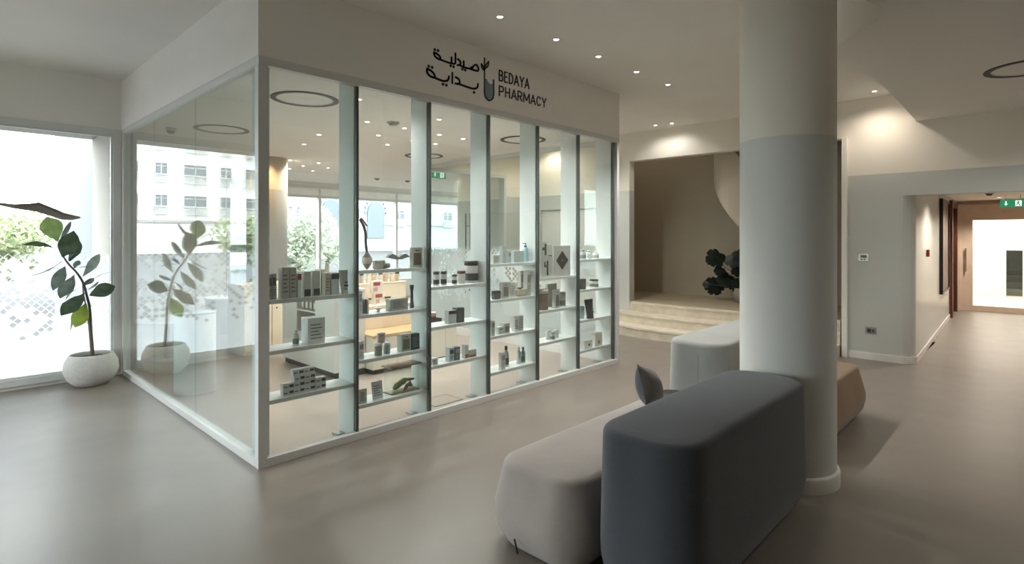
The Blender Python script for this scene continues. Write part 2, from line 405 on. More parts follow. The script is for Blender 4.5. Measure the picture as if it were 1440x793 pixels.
# interior facade at the back of the shop
bm = NB(); box(bm, 1.66, 4.35, YB, YB+.15, 0, ZP); box(bm, 4.35, 12.2, YB, YB+.15, 2.8, ZP); box(bm, 4.35, 12.2, YB, YB+.15, 0, .42)
box(bm, 12.05, 12.2, 9.8, YB, 0, ZP); box(bm, 8.66, 12.2, 9.7, 9.83, 0, ZP)
struct('wall_facade', bm, mat('E9E8E4', .7, var=.01))
w3 = tag(bpy.data.objects.new('window_3', None), None, None, kind='structure'); put(w3)
mull = [onY(x, 300, YB).x for x in (449, 557)]
mull = mull+[mull[1]+(mull[1]-mull[0])*k for k in (1, 2)]
part('window_frame', frame_bm(4.35, 12.05, .42, 2.8, YB-.04, YB+.1, .07, mull), FRAME, w3)
part('window_transom', bx(4.42, 11.98, YB-.03, YB+.09, 2.52, 2.57), FRAME, w3)
part('pane', bx(4.42, 11.98, YB+.03, YB+.036, .49, 2.73), WGLASS, w3)
part('roller_blind', bx(4.44, 11.96, YB-.03, YB-.025, 2.57, 2.73), mat('F2F2EF', .8), w3)
# entrance glazing in the window-wall line, right of the shop
opening_wall('wall_entrance', 6.0, 8.5, 6.05, 8.0, 0, 2.82, YW, YW+.12, ZC, WALLT)
w4 = tag(bpy.data.objects.new('door_3', None), None, None, kind='structure'); put(w4)
part('door_frame', frame_bm(6.05, 8.0, 0, 2.82, YW-.02, YW+.14, .06), FRAME, w4)
for a, b in ((6.12, 6.97), (6.985, 7.93)): part('pane', bx(a, b, YW+.04, YW+.05, .02, 2.75), GLASS, w4)
for y in (YW-.02, YW+.11):
    bm = NB(); tube(bm, [(7.03, y, .45), (7.03, y, 2.04)], .014)
    for z in (.6, 1.8): tube(bm, [(7.03, y, z), (7.03, YW+.045, z)], .008)
    part('door_handle', bm, mat('4A4D4C', .3, 1.), w4)
part('frosted_film', bx(6.12, 7.93, YW+.052, YW+.0525, .05, 1.6), filmmat('X'), w4)

# ================================================================= SHOP FRONT PARTITION
XD = [1.67, 2.36, 3.083, 3.812, 4.545, 5.268, 5.99]
gp = thing('glass_partition', 'floor-standing glazed shop front with white rails along the pharmacy', 'glass partition', (0, 0, 0))
part('bottom_rail', bx(XL-.03, XR+.03, YF-.03, YF+.03, 0, .06, .004), FRAME, gp)
part('top_rail', bx(XL-.03, XR+.03, YF-.035, YF+.03, 2.79, 2.85, .004), FRAME, gp)
part('corner_post', bx(XL-.03, XL+.035, YF-.03, YF+.03, .06, 2.79, .004), FRAME, gp)
part('end_post', bx(XR-.02, XR+.03, YF-.03, YF+.03, .06, 2.79, .004), FRAME, gp)
for i in range(6):
    a = XD[i]-(.02 if i == 0 else -.004); b = XD[i+1]-.004+(.03 if i == 5 else 0)
    part('glass_pane', bx(a, b, YF-.005, YF+.005, .06, 2.79), GLASS, gp)
for x in XD[1:]: part('joint_seal', bx(x-.01, x+.01, YF-.008, YF+.024, .06, 2.788), SEAL, gp)
gl = thing('side_glass_partition', 'frameless glass side wall facing the potted tree and window', 'glass partition', (0, 0, 0))
part('bottom_rail', bx(XL-.03, XL+.03, YF+.031, YW-.03, 0, .06, .004), FRAME, gl)
part('top_rail', bx(XL-.03, XL+.03, YF+.031, YW-.03, 2.79, 2.85, .004), FRAME, gl)
part('wall_post', bx(XL-.03, XL+.03, YW-.09, YW-.032, .06, 2.79, .004), FRAME, gl)
ys = [YF+.03, onX(275, 333, XL).y, onX(217, 333, XL).y, YW-.09]
for a, b in zip(ys, ys[1:]): part('glass_pane', bx(XL-.005, XL+.005, a+.003, b-.003, .06, 2.79), GLASSG, gl)
gr = thing('inner_glass_partition', 'glass side wall with frosted diamond film at the far side of the shop', 'glass partition', (0, 0, 0))
part('bottom_rail', bx(XR-.03, XR+.03, YF+.031, YW-.03, 0, .12, .004), FRAME, gr)
part('top_rail', bx(XR-.03, XR+.03, YF+.031, YW-.03, 2.79, 2.85, .004), FRAME, gr)
for a, b in ((YF+.035, 5.2), (5.21, 6.5), (6.51, YW-.03)): part('glass_pane', bx(XR-.005, XR+.005, a, b, .12, 2.79), GLASS, gr)
part('frosted_film', bx(XR+.007, XR+.0075, YF+.04, YW-.04, .12, 1.6), filmmat('Y'), gr)

# ================================================================= DISPLAY SHELVING
ds = thing('display_shelving', 'white six-bay display shelving standing behind the shop front glass', 'shelving', (0, 0, 0))
for i, x in enumerate(XD):
    part('divider', bx(x-.012 if i else x-.018, x+.012, YF+.031, 4.2, .002, 2.878, .002), PANELW, ds)
SH = {0: (.44, .79, 1.15), 1: (.25, .61, .97, 1.33)}
for i in range(6):
    for z in SH[i % 2]:
        part('shelf', bx(XD[i]+.0125, XD[i+1]-.0125, YF+.024, 4.19, z-.028, z, .002), PANELW, ds)
for i, x in enumerate(XD[1:]):
    part('foot_bracket', bx(x-.08, x-.013, 4.1, 4.19, .002, .016), mat('A9ACA9', .3, 1.), ds)

# ---- goods on the shelves
NAMES = ['first', 'second', 'third', 'fourth', 'fifth', 'sixth']
def where(bay, z):
    lv = {.25: 'bottom', .44: 'bottom', .61: 'lower middle', .79: 'middle', .97: 'upper middle', 1.15: 'top', 1.33: 'top'}[z]
    return '%s shelf, %s bay' % (lv, NAMES[bay-1])
def spot(x0, x1, yt, Y):
    a = onY(x0, 400, Y).x; b = onY(x1, 400, Y).x
    return a, b, onY((x0+x1)/2, yt, Y).z
def name_of(lbl, kind): return kind
def lighten(c):
    v = [int(c[i:i+2], 16) for i in (0, 2, 4)]
    k = .28 if sum(v)/3 > 110 else .06
    return ''.join('%02X' % int(q+(255-q)*k) for q in v)
def carton(bay, z, x0, x1, yt, dep, col, lbl, strip=None, Y=4.0, zb=None, side=None, name='carton', mark='panel', tilt=0.):
    a, b, zt = spot(x0, x1, yt, Y)
    z0 = z if zb is None else zb
    h = max(zt-z0, .02); w = max(b-a, .012)
    t = thing(name, '%s, %s' % (lbl, where(bay, z)), 'box', ((a+b)/2, Y, z0+.0005), tilt)
    t['group'] = 'boxes and packs on the display shelves'
    part('body', bx(-w/2, w/2, 0, dep, 0, h, .0015), mat(lighten(col), .5, var=.03, scale=20), t)
    sc = strip or '6E6E6A'
    bm = NB()
    if mark == 'panel':
        box(bm, -w*.38, w*.38, -.0012, -.0002, h*.55, h*.85)
        for k in range(3): box(bm, -w*.3, w*(.1+.08*k), -.0012, -.0002, h*(.18+.09*k), h*(.21+.09*k))
    elif mark == 'base': box(bm, -w*.48, w*.48, -.0012, -.0002, h*.03, h*.3)
    elif mark == 'top': box(bm, -w*.48, w*.48, -.0012, -.0002, h*.72, h*.97)
    elif mark == 'lines':
        for k in range(5): box(bm, -w*.34, w*(.34-.1*(k % 3)), -.0012, -.0002, h*(.2+.13*k), h*(.24+.13*k))
    elif mark == 'picture':
        box(bm, -w*.36, w*.36, -.0012, -.0002, h*.12, h*.72); box(bm, -w*.2, w*.2, -.0012, -.0002, h*.82, h*.88)
    if len(bm.verts): part('lettering', bm, mat(sc, .6, var=.15, scale=60), t)
    return t
def round_item(bay, z, x0, x1, yt, kind, col, capcol, lbl, Y=4.04, zb=None, cat=None, band=None):
    col = lighten(col)
    a, b, zt = spot(x0, x1, yt, Y)
    z0 = z if zb is None else zb
    h = max(zt-z0, .02); r = max((b-a)/2*.8, .012)
    t = thing(kind, '%s, %s' % (lbl, where(bay, z)), cat or kind.split('_')[-1], ((a+b)/2, Y+r, z0+.0005))
    t['group'] = 'jars and bottles on the display shelves'
    if kind in ('jar', 'tin', 'can'):
        part('body', lathe(NB(), [(r*.94, 0), (r, h*.03), (r, h*.76), (r*.94, h*.8)], 24), mat(col, .35, var=.03), t, True)
        part('lid', lathe(NB(), [(r*1.02, h*.79), (r*1.02, h*.97), (r*.96, h)], 24), mat(capcol, .35), t, True)
    else:
        part('body', lathe(NB(), [(r*.9, 0), (r, h*.03), (r, h*.62), (r*.85, h*.72), (r*.4, h*.78), (r*.4, h*.82)], 20), mat(col, .25, var=.03), t, True)
        if kind == 'pump_bottle':
            bm = lathe(NB(), [(r*.5, h*.8), (r*.5, h*.87), (r*.15, h*.88), (r*.15, h*.97), (r*.4, h*.97), (r*.4, h)], 12)
            box(bm, -r*1.3, 0, -r*.2, r*.2, h*.965, h)
            part('pump', bm, mat(capcol, .4), t)
        else: part('cap', lathe(NB(), [(r*.52, h*.81), (r*.52, h*.99), (r*.45, h)], 16), mat(capcol, .4), t, True)
    if band:
        part('label_band', lathe(NB(), [(r*1.005, h*.1), (r*1.008, h*.11), (r*1.008, h*.42), (r*1.005, h*.43)], 24, cap=False), mat(band, .6, var=.1, scale=60), t, True)
    return t
C = carton; R_ = round_item
# bay 1
C(1, 1.15, 378, 382, 386, .09, '8B8D89', 'grey carton beside the corner post', '5E605C')
C(1, 1.15, 383, 389, 385, .09, '7F817C', 'darker grey carton, second from the corner post', '55564F')
C(1, 1.15, 397, 407, 376, .07, 'A8A79C', 'tall grey-brown carton with white side', '7A766A', mark='lines')
C(1, 1.15, 408, 417, 376, .07, 'A09E92', 'tall olive-grey carton beside a narrow red and white tube box', '6B675A', mark='lines')
C(1, 1.15, 419, 424, 384, .06, 'E2E0DC', 'narrow white carton with red band', '9A3438', mark='top')
C(1, 1.15, 428, 437, 382, .06, 'B9BBB6', 'mid grey carton with black foot band, left of its twin', '3A3B38', mark='base')
C(1, 1.15, 441, 450, 381, .06, 'B2B4AF', 'mid grey carton with black foot band, right of its twin', '3A3B38', mark='base')
C(1, 1.15, 451, 457, 379, .1, 'D9CFB9', 'tall cream carton behind the grey ones', 'B9A988', Y=4.06)
C(1, 1.15, 458, 464, 384, .06, 'BDB49B', 'olive and cream carton', '70684F', mark='lines')
C(1, 1.15, 466, 477, 384, .07, 'C9CCCB', 'white carton with dark top band and oval emblem', '3E434A', mark='top')
def pouch(bay, z, x0, x1, yt, col, lbl, mk, Y=4.0, lean=.12):
    a, b, zt = spot(x0, x1, yt, Y); h = zt-z; w = b-a
    t = thing('pouch', '%s, %s' % (lbl, where(bay, z)), 'pouch', ((a+b)/2, Y, z+.0005)); t['group'] = 'boxes and packs on the display shelves'
    bm = NB(); n = 8; rows = []
    for k in range(n+1):
        u = k/n; hw = w*(.34+.16*u); th = .03*(1-u)+.002; o = lean*h*u; sx = w*.06*u*0
        rows.append([bm.verts.new((sx+px*hw, o+py*th, h*u)) for px, py in ((-1, 0), (-.6, -.9), (.6, -.9), (1, 0), (.6, .9), (-.6, .9))])
    for r0, r1 in zip(rows, rows[1:]):
        for k in range(6): bm.faces.new((r0[k], r0[(k+1) % 6], r1[(k+1) % 6], r1[k]))
    bm.faces.new(rows[0][::-1]); bm.faces.new(rows[-1])
    part('bag', bm, mat(col, .4, var=.05), t)
    bm = NB(); box(bm, -w*.22, w*.22, -.033, -.0325, h*.3, h*.38); box(bm, -w*.15, w*.2, -.033, -.0325, h*.45, h*.5); box(bm, -w*.2, w*.1, -.033, -.0325, h*.18, h*.22)
    bmesh.ops.transform(bm, matrix=Matrix.Rotation(math.radians(-6), 4, 'X'), verts=bm.verts[:])
    part('lettering', bm, mat(mk, .6), t); return t
pouch(1, 1.15, 478, 491, 380, 'D8DAD6', 'white standing pouch with dark print', '4A4D4A')
R_(1, .79, 412.5, 423, 464, 'bottle', 'F2F2F0', 'F4F4F2', 'small white bottle with white cap', band='8C8E8A')
C(1, .79, 433, 457, 447, .11, 'EEF0F1', 'large white cube-shaped box', '8A9096', mark='lines', name='gift_box')
a0 = onY(398, 400, 4.0).x; wd = .084; hh = .045
rows = [(0, 0, 4, 'bottom row'), (1, 0, 4, 'second row'), (2, 1, 2, 'third row'), (3, .9, 2, 'top row')]
proto = None; ORD = ['first', 'second', 'third', 'fourth']
for lv, off, n, nm in rows:
    for k in range(n):
        if proto is None:
            proto = bpy.data.objects.new('small_carton', None); put(proto)
            part('body', bx(-wd/2+.001, wd/2-.001, 0, .05, 0, hh-.001, .001), mat('E0E3E3', .5), proto)
            bm = NB(); box(bm, -wd*.42, -wd*.1, -.0012, -.0002, hh*.35, hh*.5); box(bm, wd*.06, wd*.44, -.0012, -.0002, hh*.3, hh*.72)
            part('lettering', bm, mat('55514F', .6, var=.3, scale=70), proto); o = proto
        else: o = copytree(proto)
        o.location = (a0+wd*(off+k+.5), 4.0+.004*((k*7+lv*3) % 3), .4405+hh*lv)
        o.rotation_euler.z = math.radians(((k*5+lv*7) % 5-2)*1.0)
        tag(o, 'small white carton, %s, %s from the left, in the stacked pile' % (nm, ORD[k]), 'box', 'small white cartons stacked on the bottom shelf')
# bay 2, top shelf
def vcat(lbl, bay, z): return '%s, %s' % (lbl, where(bay, z))
b = onY(517, 376, 4.04); 
t = thing('dried_gourd', vcat('brown dried gourd with long hooked stalk standing upright', 2, 1.33), 'gourd', (b.x, 4.05, 1.3305))
h = onY(517, 308, 4.04).z-1.33
part('gourd_body', lathe(NB(), [(.0, 0), (.012, .008), (.033, .04), (.04, .075), (.032, .11), (.014, .135), (.008, .15)], 18), mat('8A7A6E', .6, var=.2, scale=30), t, True)
part('cloth_band', lathe(NB(), [(.0375, .05), (.0425, .062), (.0425, .088), (.0385, .1)], 18, cap=False), mat('CFC8BE', .8), t, True)
part('stalk', tube(NB(), smoothpath([(0, 0, .14), (-.012, 0, .22), (-.014, 0, .3), (-.035, 0, h-.05), (-.06, 0, h-.01), (-.045, 0, h-.005), (.0, 0, h-.055)], 5), [.011]*25+[.007]*6), mat('6F6258', .65, var=.2, scale=30), t, True)
a, bb, zt = spot(529, 548, 366, 4.02)
t = thing('folded_cloth', vcat('small grey rolled and folded cloth bundle', 2, 1.33), 'cloth', ((a+bb)/2, 4.05, 1.3305)); w = bb-a
part('fold', bx(-w/2, w*.2, -.03, .03, 0, zt-1.33, .012), mat('B5B0A6', .9, var=.1, scale=40, bump=.2), t)
part('roll', tube(NB(), [(w*.05, -.035, .026), (w/2, -.01, .026)], [.025, .021], 12), mat('9F988C', .9, var=.1, scale=40), t, True)
a = onY(543, 362, 4.06); c = onY(575, 362, 4.06)
t = thing('leaf_ornament', vcat('grey leaf-shaped ornament raised on a thin clear stand', 2, 1.33), 'ornament', ((a.x+c.x)/2, 4.06, 1.3305)); w = c.x-a.x
bm = NB(); n = 14
zz = onY(560, 362, 4.06).z-1.33
top = []; bot = []
for k in range(n+1):
    u = k/n; x = -w/2+w*u; wv = .009*math.sin(u*2*PI*1.5); th = (.008+.018*abs(math.sin(PI*u*2)))*(1-abs(2*u-1)**4)+.001
    top.append((x, zz+wv+th)); bot.append((x, zz+wv-th*.6))
poly = top+bot[::-1]
f = [bm.verts.new((x, -.02, z)) for x, z in poly]; g = [bm.verts.new((x, .02, z)) for x, z in poly]
bm.faces.new(f); bm.faces.new(g[::-1])
for k in range(len(f)): bm.faces.new((f[k], g[k], g[(k+1) % len(f)], f[(k+1) % len(f)]))
part('leaf', bm, mat('8E8E88', .5, var=.2, scale=30), t)
part('stand', lathe(NB(), [(.03, 0), (.03, .004), (.005, .006), (.004, zz-.004)], 12), mat('D8DAD6', .2), t)
C(2, 1.33, 580, 594, 348, .04, 'A9A294', 'square grey-brown carton with botanical picture', '6B6052', mark='picture')
C(2, .97, 505, 509.5, 409, .09, 'D4D7D4', 'narrow white carton against the divider', '9FA29F')
b = onY(514, 441, 4.03)
t = thing('picture_plaque', vcat('black oval plaque standing in a white bracket', 2, .97), 'plaque', (b.x, 4.04, .9705))
part('disc', lathe(NB(), [(.0, -.01), (.058, -.01), (.062, 0), (.058, .01), (0, .01)], 24), mat('26272A', .4), t, True).matrix_local = Matrix.Translation((-.01, 0, .062)) @ Matrix.Rotation(PI/2, 4, 'Y') @ Matrix.Rotation(.5, 4, 'X')
part('bracket', bx(.005, .02, -.03, .03, 0, .12, .003), mat('D5D6D2', .4), t)
b = onY(534, 438, 4.03)
t = thing('dish', vcat('small white footed dish', 2, .97), 'dish', (b.x, 4.05, .9705))
part('bowl', lathe(NB(), [(.014, 0), (.008, .008), (.03, .03), (.034, .036), (.028, .032), (.0, .012)], 20), mat('E4E2DC', .4), t, True)
C(2, .97, 549, 574, 420, .07, '9C9D98', 'long flat grey carton lying on its side', '6A6B66', mark='lines')
b = onY(581, 431, 4.05)
t = thing('vase', vcat('slim dark brown vase', 2, .97), 'vase', (b.x, 4.07, .9705)); h = onY(581, 401, 4.05).z-.97
part('vase_body', lathe(NB(), [(.018, 0), (.02, .01), (.013, h*.35), (.012, h*.7), (.019, h*.95), (.019, h), (.015, h), (.01, h*.8)], 20), mat('5B5350', .5, var=.15), t, True)
C(2, .61, 505, 512, 480, .06, 'CFD1CD', 'small white and grey carton against the divider', '8C8E86')
R_(2, .61, 529, 541, 483, 'can', '6F7F6B', 'E8E8E4', 'green tin with white lid under the pink one', Y=4.0)
R_(2, .61, 541.5, 552, 482, 'can', '74808A', 'E8E8E4', 'blue-grey tin with white lid beside the green one', Y=4.02)
zt0 = onY(535, 483, 4.0).z
R_(2, .61, 533, 545, 468.5, 'can', 'B79A9E', 'E8E8E4', 'pink tin with white lid stacked on two tins', Y=4.0, zb=zt0+.001)
C(2, .61, 565, 578, 470, .07, 'A3A496', 'grey-green carton with leaf print', '77786A', mark='picture')
C(2, .61, 579, 590, 469, .05, '31443C', 'dark green carton', '8C968C', mark='lines')
C(2, .25, 505, 516, 547, .03, 'A5A49B', 'grey card box with big dark lettering', '3C3D38', mark='lines')
t = carton(2, .25, 526, 541, 537, .004, 'C3C8CA', 'white leaflet holder leaning back', '4A4F52', mark='lines', name='leaflet'); t['category'] = 'leaflet'; t.rotation_euler.x = -.15; t.location.y = 4.02
# terrarium
a = onY(553, 552, 4.0); c = onY(592, 540, 4.0)
t = thing('terrarium', vcat('clear glass terrarium with wooden lid and bark', 2, .25), 'terrarium', ((a.x+c.x)/2, 4.07, .2505)); w = c.x-a.x
hT = onY(566, 517, 4.0).z-.25
part('lid', bx(-w/2-.015, w/2+.015, -.06, .09, hT, hT+.012, .002), mat('A58F78', .5, var=.15, scale=25), t)
bm = NB(); w2_ = w/2-.004
box(bm, -w2_, w2_, -.05, -.047, .008, hT); box(bm, -w2_, w2_, .077, .08, .008, hT); box(bm, -w2_, -w2_+.003, -.047, .077, .008, hT); box(bm, w2_-.003, w2_, -.047, .077, .008, hT)
part('glass_case', bm, GLASS, t)
part('base', bx(-w/2, w/2, -.055, .085, 0, .008, .002), mat('8F8468', .6), t)
bm = NB()
for k in range(3):
    bmesh.ops.create_icosphere(bm, subdivisions=2, radius=1, matrix=Matrix.Translation((-.05+.03*k, .01, .055+.012*k)) @ Matrix.Rotation(-.5, 4, 'Y') @ Matrix.Diagonal((.05, .03, .026, 1)))
part('moss', bm, mat('6E8A52', .9, var=.3, scale=60, bump=.4), t, True)
bm = NB()
for k in range(4): tube(bm, smoothpath([(.0+.02*k, -.03+.02*k, .015), (.04+.015*k, -.01+.01*k, .05), (.1, .01*k-.01, .03+.01*k)], 4), [.012]*8+[.006])
part('bark', bm, mat('8A5E42', .8, var=.3, scale=40), t, True)
bm = NB(); bmesh.ops.create_icosphere(bm, subdivisions=2, radius=1, matrix=Matrix.Translation((.07, 0, .09)) @ Matrix.Diagonal((.055, .03, .012, 1)))
part('stone', bm, mat('55594F', .8), t, True)
# bay 3
R_(3, 1.15, 612, 620.5, 382, 'jar', 'B5B1AE', '3B3939', 'slim grey jar with black base band, left of two', band='3B3939')
R_(3, 1.15, 622.5, 631, 381.5, 'jar', 'AAA6A3', '3B3939', 'slim grey jar with black base band, right of two', band='3B3939')
R_(3, 1.15, 638, 645, 386, 'jar', 'A5A09D', '343231', 'smallest grey jar with dark lid', band='343231')
R_(3, 1.15, 647, 658, 381, 'jar', 'BFB5AB', '7A3A38', 'beige jar with dark red lid')
R_(3, 1.15, 660, 678, 367, 'tin', 'B7B2AE', '3C3A3A', 'largest silver-grey tin with black base band', band='3A3838')
C(3, .79, 631, 642, 436.5, .06, 'A9ABA6', 'grey carton with black cap band', '2B2B29', mark='top')
C(3, .79, 643, 653, 433, .07, '3B3C39', 'charcoal carton', '6B6C68', mark='lines')
C(3, .44, 608, 616, 504, .06, 'C5C8C4', 'low white carton against the divider', '77807A', mark='lines')
C(3, .44, 632, 639, 489, .06, 'AEB4BA', 'pale blue carton with dark print', '3F4854', mark='panel')
C(3, .44, 640, 647, 488, .05, '5D6874', 'slate blue carton', '9AA3AB', mark='panel')
C(3, .44, 654, 659, 485, .05, 'BFC1BD', 'slim upright white carton with orange foot band', 'A87344', mark='base')
C(3, .44, 660, 670, 491.5, .05, 'B2B1A9', 'low grey carton lying with orange foot band', '9B6C42', mark='base')
# bay 4
C(4, 1.33, 694, 703, 359, .06, 'A2A8A4', 'squat grey-green carton nearest the divider', '7C827E', mark='lines')
C(4, 1.33, 707, 712, 346, .05, '8E9A98', 'tallest slim grey-green carton', 'B9C0BD', mark='panel')
C(4, 1.33, 714.5, 719, 353, .05, 'A4ADAC', 'slim pale carton beside the tallest one', '8A9391', mark='panel')
C(4, 1.33, 723, 737, 353, .07, '97A2A2', 'wide grey-blue carton beside the pump bottle', 'B7BFBE', mark='panel')
R_(4, 1.33, 738.5, 745.5, 342, 'pump_bottle', '6E9FAE', '24282A', 'blue bottle with black pump', cat='bottle')
C(4, .97, 696, 704, 409, .05, '3A3934', 'small black carton', '6B6960', mark='lines')
C(4, .97, 707, 716, 397, .05, '9C9B93', 'grey carton with square window print', '7C7A72', mark='picture')
C(4, .97, 718, 725, 397, .05, 'BFC0BA', 'pale grey carton beside the window-print carton', '8D8E88', mark='lines')
C(4, .97, 727, 740.5, 407, .06, 'B5AE9A', 'low wooden plinth box', 'A39C88', mark='base', name='display_plinth', Y=3.99)
bp_ = onY(733, 403, 4.0)
t = thing('wooden_bowl', vcat('tiny brown bowl on the wooden plinth', 4, .97), 'bowl', (bp_.x, 4.02, onY(734, 407, 3.99).z+.001))
part('bowl', lathe(NB(), [(.012, 0), (.025, .006), (.032, .018), (.028, .018), (.0, .006)], 18), mat('6E5C4A', .5), t, True)
C(4, .97, 732.5, 738, 381, .05, 'C2C3BD', 'tall pale carton behind the plinth', '9C9D97', Y=4.07)
C(4, .97, 741.5, 746.5, 381, .06, 'A6A8A3', 'tall grey carton against the next divider', '8B8D88', Y=3.985)
C(4, .61, 691.5, 696, 451, .06, '9FA19D', 'grey carton against the divider', '7E807B')
C(4, .61, 702, 708, 460, .05, 'BFC0BB', 'lowest small white carton', '999A95')
C(4, .61, 709, 717, 454.5, .06, 'B9BAB4', 'small white square carton with dot print', '77776F', mark='picture')
C(4, .61, 724, 730, 445, .05, 'C4C6C2', 'tall white carton with dark dots, left of two', '5E605B', mark='lines')
C(4, .61, 731, 736, 444, .05, '9FA09B', 'tall grey carton, right of two', '6A6B66', mark='lines')
C(4, .25, 705, 711, 496, .04, 'C9CAC6', 'slim white carton in front of the black-capped bottle', 'A2A39E', Y=3.985)
R_(4, .25, 711, 718, 487, 'bottle', 'A7A9A6', '2C2825', 'grey bottle with black cap', band='4D4F4C')
R_(4, .25, 729, 734.5, 488, 'bottle', 'C6D2CC', 'E4E6E2', 'clear pale bottle, left of the green pair')
R_(4, .25, 735, 740.5, 488.5, 'bottle', '6F8E82', '6C6E68', 'green-tinted bottle, right of the pair', band='3F6A5C')
# bay 5
C(5, 1.15, 779, 802, 345.5, .06, 'A3A5A0', 'large square grey carton with black diamond print', None, mark='none_', name='scale_carton', Y=4.0)
t = COL.objects[-2] if False else [o for o in COL.objects if o.name == 'scale_carton'][0]
a, b_, zt = spot(779, 802, 345.5, 4.0); w = b_-a; h = zt-1.15
bm = NB(); q = w*.36; cx_, cz_ = 0, h*.52
P_ = []
for k in range(4):
    ang = PI/2*k
    for s_ in (-1, 0, 1):
        P_.append((cx_+q*math.cos(ang)*(1 if s_ == 0 else .93)-q*math.sin(ang)*s_*.09, cz_+q*math.sin(ang)*(1 if s_ == 0 else .93)+q*math.cos(ang)*s_*.09))
f = [bm.verts.new((x, -.002, z)) for x, z in P_]; g = [bm.verts.new((x, -.0002, z)) for x, z in P_]
bm.faces.new(f); bm.faces.new(g[::-1])
for k in range(len(f)): bm.faces.new((f[k], g[k], g[(k+1) % len(f)], f[(k+1) % len(f)]))
part('diamond_picture', bm, mat('3C3D3E', .4), t, label='black rounded diamond print')
bm = NB(); box(bm, -.007, .007, -.003, -.0021, cz_-.007, cz_+.007); box(bm, -w*.4, -w*.1, -.0015, -.0002, h*.88, h*.92); box(bm, -w*.42, -w*.34, -.0015, -.0002, h*.08, h*.2); box(bm, w*.3, w*.38, -.0015, -.0002, h*.1, h*.18)
part('print', bm, mat('C2C3BE', .5), t)
for nm, (x0, x1, yt, zb_, lb) in {'a': (761, 777, 361, None, 'grey carton with dark cactus-like brush print'), 'b': (761, 769, 340, onY(765, 361, 3.99).z+.001, 'small grey carton stacked on the brush carton, dark cross print'), 'c': (770, 777, 343.5, onY(773, 361, 3.99).z+.001, 'pale narrow carton stacked on the brush carton')}.items():
    t = carton(5, 1.15, x0, x1, yt, .07 if nm == 'a' else .05, '9B9E99' if nm != 'c' else 'B0B2AD', lb, None, Y=3.99, zb=zb_, mark='none_')
    a, b_, zt = spot(x0, x1, yt, 3.99); w = b_-a; z0 = 1.15 if zb_ is None else zb_; h = zt-z0
    bm = NB()
    if nm == 'a':
        box(bm, -w*.02, w*.12, -.002, -.0002, h*.1, h*.8); box(bm, -w*.25, -w*.02, -.002, -.0002, h*.5, h*.6); box(bm, -w*.25, -w*.14, -.002, -.0002, h*.6, h*.75)
    elif nm == 'b': box(bm, w*.1, w*.4, -.002, -.0002, h*.1, h*.85); box(bm, -w*.3, w*.1, -.002, -.0002, h*.42, h*.62)
    else: box(bm, -w*.3, w*.3, -.002, -.0002, h*.05, h*.12)
    part('picture', bm, mat('4A4D4B', .5), t)
R_(5, .79, 760, 777, 407, 'jar', '6B5A50', 'DAD8D2', 'large brown jar with domed white lid', Y=3.985, band='84726A')
C(5, .79, 770, 783, 399, .03, '8A9482', 'green carton standing at the back', 'A3AB9A', Y=4.14)
C(5, .79, 781, 787, 407, .05, '989C97', 'slim grey carton with bottle print', '6E716C', mark='picture')
R_(5, .79, 789, 799, 411, 'jar', '8F938C', 'A7AAA4', 'grey-green jar with flat lid', band='6C7069')
R_(5, .44, 771.5, 777.5, 465, 'jar', 'D5D5D0', 'E4E4E0', 'small white pot, left of three')
R_(5, .44, 776.5, 782.5, 466.5, 'jar', 'C9C9C4', 'D4D4D0', 'small white pot with grey label, middle of three', band='8C8C87', Y=4.0)
R_(5, .44, 781.5, 787.5, 464, 'jar', 'D5D5D0', 'E4E4E0', 'small white pot, right of three', Y=4.05)
# bay 6
R_(6, 1.33, 820, 826.5, 351, 'bottle', 'A9ADA9', 'B9BCB8', 'grey squat bottle, first of three', band='7E827E')
R_(6, 1.33, 828, 834, 352, 'bottle', 'CDD0CC', 'E2E4E0', 'white squat bottle, middle of three')
R_(6, 1.33, 838, 844.5, 353, 'bottle', 'C9CCC8', 'EDEEEA', 'white squat bottle, last of three', band='A3A6A2')
C(6, .97, 817.5, 824, 392.5, .06, '4A4B46', 'square black carton', '6E6F6A', mark='picture')
R_(6, .97, 836, 845, 393, 'jar', 'BFC1BA', '3C3D38', 'white jar with black lid', band='6E6F6A')
pouch(6, .61, 824, 836, 421, '3E3F42', 'black standing pouch leaning sideways', '5A5B5E')
R_(6, .61, 817.5, 824, 431, 'jar', '9DB0B5', 'A9BBC0', 'pale blue jar')
C(6, .25, 822, 833, 478.5, .06, 'DDDDD8', 'low white carton with black mark', '3A3A38', mark='none_')
C(6, .25, 837, 847, 468, .06, 'D6D4CD', 'upright white carton with orange square', 'A8713E', mark='none_')
for nm, (ex, ez, col) in {'low white carton with black mark': (.25, .35, '2F2F2D'), 'upright white carton with orange square': (0, .55, 'A8713E')}.items():
    for o in COL.objects:
        if o.get('label', '').startswith(nm):
            part('mark', bx(-.014+ex*.05, .018+ex*.05, -.0018, -.0002, .03, .03+.05*ez+.008), mat(col, .5), o)

# ================================================================= SHOP INTERIOR
def unit(name, label, cat, x0, x1, y0, y1, z0, z1, m, bev=.004):
    t = thing(name, label, cat, ((x0+x1)/2, (y0+y1)/2, z0)); return t, (x1-x0)/2, (y1-y0)/2, z1-z0
CAB = mat('E1DED7', .45, var=.01)
